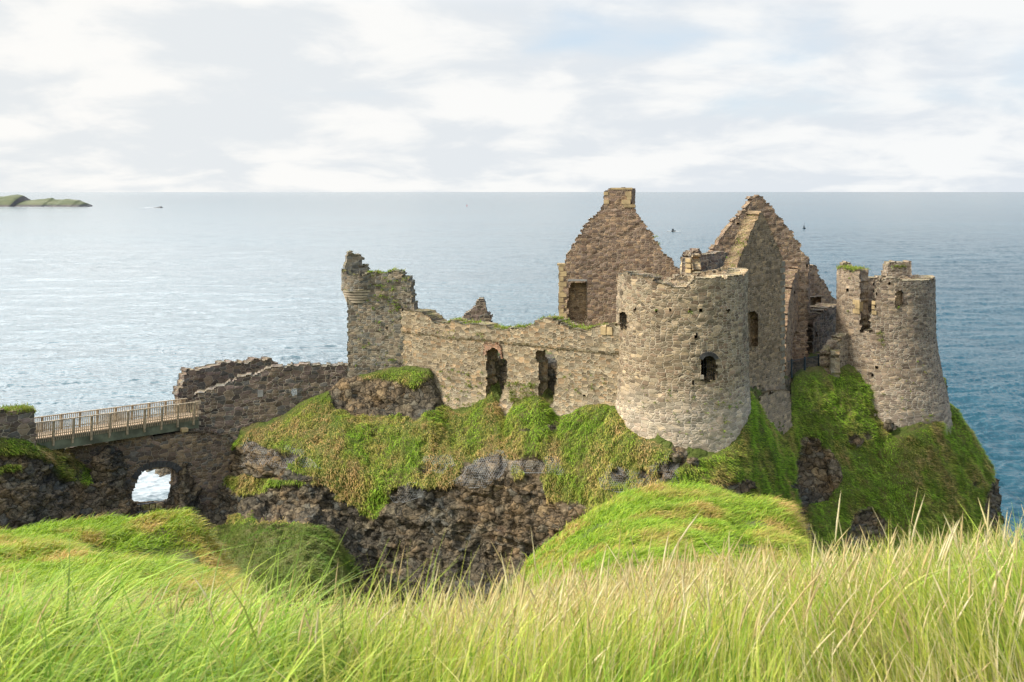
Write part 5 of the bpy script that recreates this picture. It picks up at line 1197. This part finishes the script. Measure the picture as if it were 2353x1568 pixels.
def isle_mat():
    m, t, out = new_mat('island_turf_and_rock')
    g = t.add('ShaderNodeAttribute', attribute_name='grass').outputs['Fac']; pos = t.add('ShaderNodeNewGeometry').outputs['Position']
    n = t.noise(pos, .03, 6, .6)
    r = t.ramp(n, [(.35, (.07, .072, .075)), (.6, (.13, .115, .10))]); gc = t.ramp(n, [(.35, (.085, .105, .05)), (.6, (.13, .14, .07))])  # turf and rock greyed, putting distance haze into the colour
    p = t.add('ShaderNodeBsdfPrincipled', ins={'Base Color': t.mix(g, r, gc), 'Roughness': .95}); t.l.new(p.outputs[0], out.inputs[0]); return m
M['isle'] = isle_mat()
ridge_isle('island', [(-330, 455), (-120, 448), (0, 451), (44, 450), (50, 452), (52, 462), (80, 460), (100, 458), (118, 456), (122, 459), (140, 460), (150, 458), (180, 460), (184, 463), (194, 466), (200, 472), (208, 476)], 476, 3000, 90, 'low grassy island with dark cliffs on the left horizon', 'island')
ridge_isle('skerry', [(349, 478), (360, 476.5), (370, 474.5), (375, 478)], 478, 2780, 10, 'tiny bare rock in the sea right of the island', 'rock')
ridge_isle('sea_rock', [(300, 1083), (318, 1076), (332, 1080), (345, 1070), (358, 1076), (368, 1060), (385, 1056), (400, 1064), (425, 1056), (450, 1083)], 1084, 160, 5, 'wet dark rocks in the surf seen through the arch', 'rock', 'terrain')
def foam(name, pts, label=None):
    v = []; f = []
    for k, (x, y, wx, wy) in enumerate(pts):
        for dx, dy in ((-wx, -wy), (wx, -wy), (wx*1.0, wy), (-wx, wy)): 
            dd = 45*F/((y+dy)-HY); v.append(((x+dx-CX)/F*dd, dd, .25))
        f.append((4*k, 4*k+1, 4*k+2, 4*k+3))
    return v, f
M['foam'] = simple('sea_foam', (.6, .62, .62), .8)
def foam_strip(parent, xs, y0, h, name='foam'):
    X = np.linspace(xs[0], xs[1], 60); v = []
    for s in (-1, 1):
        for x in X:
            e = 1-abs((x-xs[0])/(xs[1]-xs[0])*2-1)**2; y = y0+s*h*(.15+.85*e)*(.6+.4*float(vn(np.array([x*.31]), np.array([s*3.]), np.array([0.]), 4)[0])); dd = 45*F/(y-HY); v.append(((x-CX)/F*dd, dd, .3))
    n = 60; f = [(i, i+1, n+i+1, n+i) for i in range(n-1)]
    o = mesh(name, v, f, M['foam'], parent); return o
tag(foam_strip(None, (-60, 212), 476.4, .4), kind='stuff'); tag(foam_strip(None, (318, 372), 478.3, .35), kind='stuff'); tag(foam_strip(None, (1526, 1566), 532.4, .6), kind='stuff')
def boat(px, py, Ln, label, mast, cabin):
    d = 45*F/(py-HY); c = P(px, py, d); c[2] = 0
    o = thing('small_boat', label, 'boat')
    V = []; n = 9
    for k in range(n):
        s = k/(n-1); wdt = Ln*.17*math.sin(PI*min(1, .35+s*.65)) if s < 1 else .02; wdt = Ln*.17*(1-s**3); x = c[0]+Ln*(s-.5)
        V += [(x, c[1]-wdt, .95+.5*s*s), (x, c[1]-wdt*.55, -.2), (x, c[1]+wdt*.55, -.2), (x, c[1]+wdt, .95+.5*s*s)]
    f = []
    for k in range(n-1):
        for q in range(3): f.append((4*k+q, 4*k+q+1, 4*k+q+5, 4*k+q+4))
        f.append((4*k+3, 4*k, 4*k+4, 4*k+7))
    f += [(0, 3, 2, 1), (4*n-4, 4*n-3, 4*n-2, 4*n-1)]
    mesh('hull', V, f, M['hull'], o)
    if cabin: MB().box((c[0]-Ln*.08, c[1], 2.0), Ln*.36, Ln*.2, 2.0).box((c[0]-Ln*.08, c[1], 3.1), Ln*.42, Ln*.24, .15).build('wheelhouse', M['hull'], o)
    if mast: MB().bar((c[0]+.1, c[1], .8), (c[0]+.1, c[1], mast), .16, 6, .1).bar((c[0]-1.3, c[1], mast*.5), (c[0]+1.1, c[1], mast*.42), .12, 5).build('mast', M['hull'], o)
    return o
boat(1547, 532.5, 5.2, 'black motor boat throwing white wake behind the two gables', 0, True)
boat(1848, 526, 3.6, 'tiny fishing boat with thin mast on the sea right of the gables', 8.0, True)
bu = thing('channel_buoy', 'tiny red buoy far out on the grey sea', 'buoy'); d_ = 45*F/(474-HY); c_ = P(1073, 474, d_)
MB().bar((c_[0], c_[1], -1), (c_[0], c_[1], 1.5), 1.4, 10).build('float', M['red'], bu); MB().bar((c_[0], c_[1], 1.5), (c_[0], c_[1], 6.5), .9, 6, .15).build('tower', M['red'], bu)
gu = P(303, 532, 420.0); V = []; f = []
sp_ = [(-.62, .02, -.02), (-.32, .0, .12), (0, 0, .0), (.32, 0, .12), (.62, .02, -.10)]
for x, y, z in sp_: V += [gu+np.array((x, y-.09, z)), gu+np.array((x*.98, y+.10, z)), gu+np.array((x, y, z+.03))]
for k in range(4):
    a = 3*k
    for q in range(3): f.append((a+q, a+(q+1) % 3, a+3+(q+1) % 3, a+3+q))
b0 = len(V)
for k in range(7):
    s = k/6; r_ = .075*math.sin(PI*(.08+.86*s))
    for q in range(6): V.append(gu+np.array((r_*math.cos(q*PI/3), -.3+.62*s, r_*math.sin(q*PI/3)-.02)))
for k in range(6):
    for q in range(6): f.append((b0+6*k+q, b0+6*k+(q+1) % 6, b0+6*k+6+(q+1) % 6, b0+6*k+6+q))
tag(mesh('gull', V, f, M['hull']), 'dark gull flying low over the sea below the skerry', 'bird')
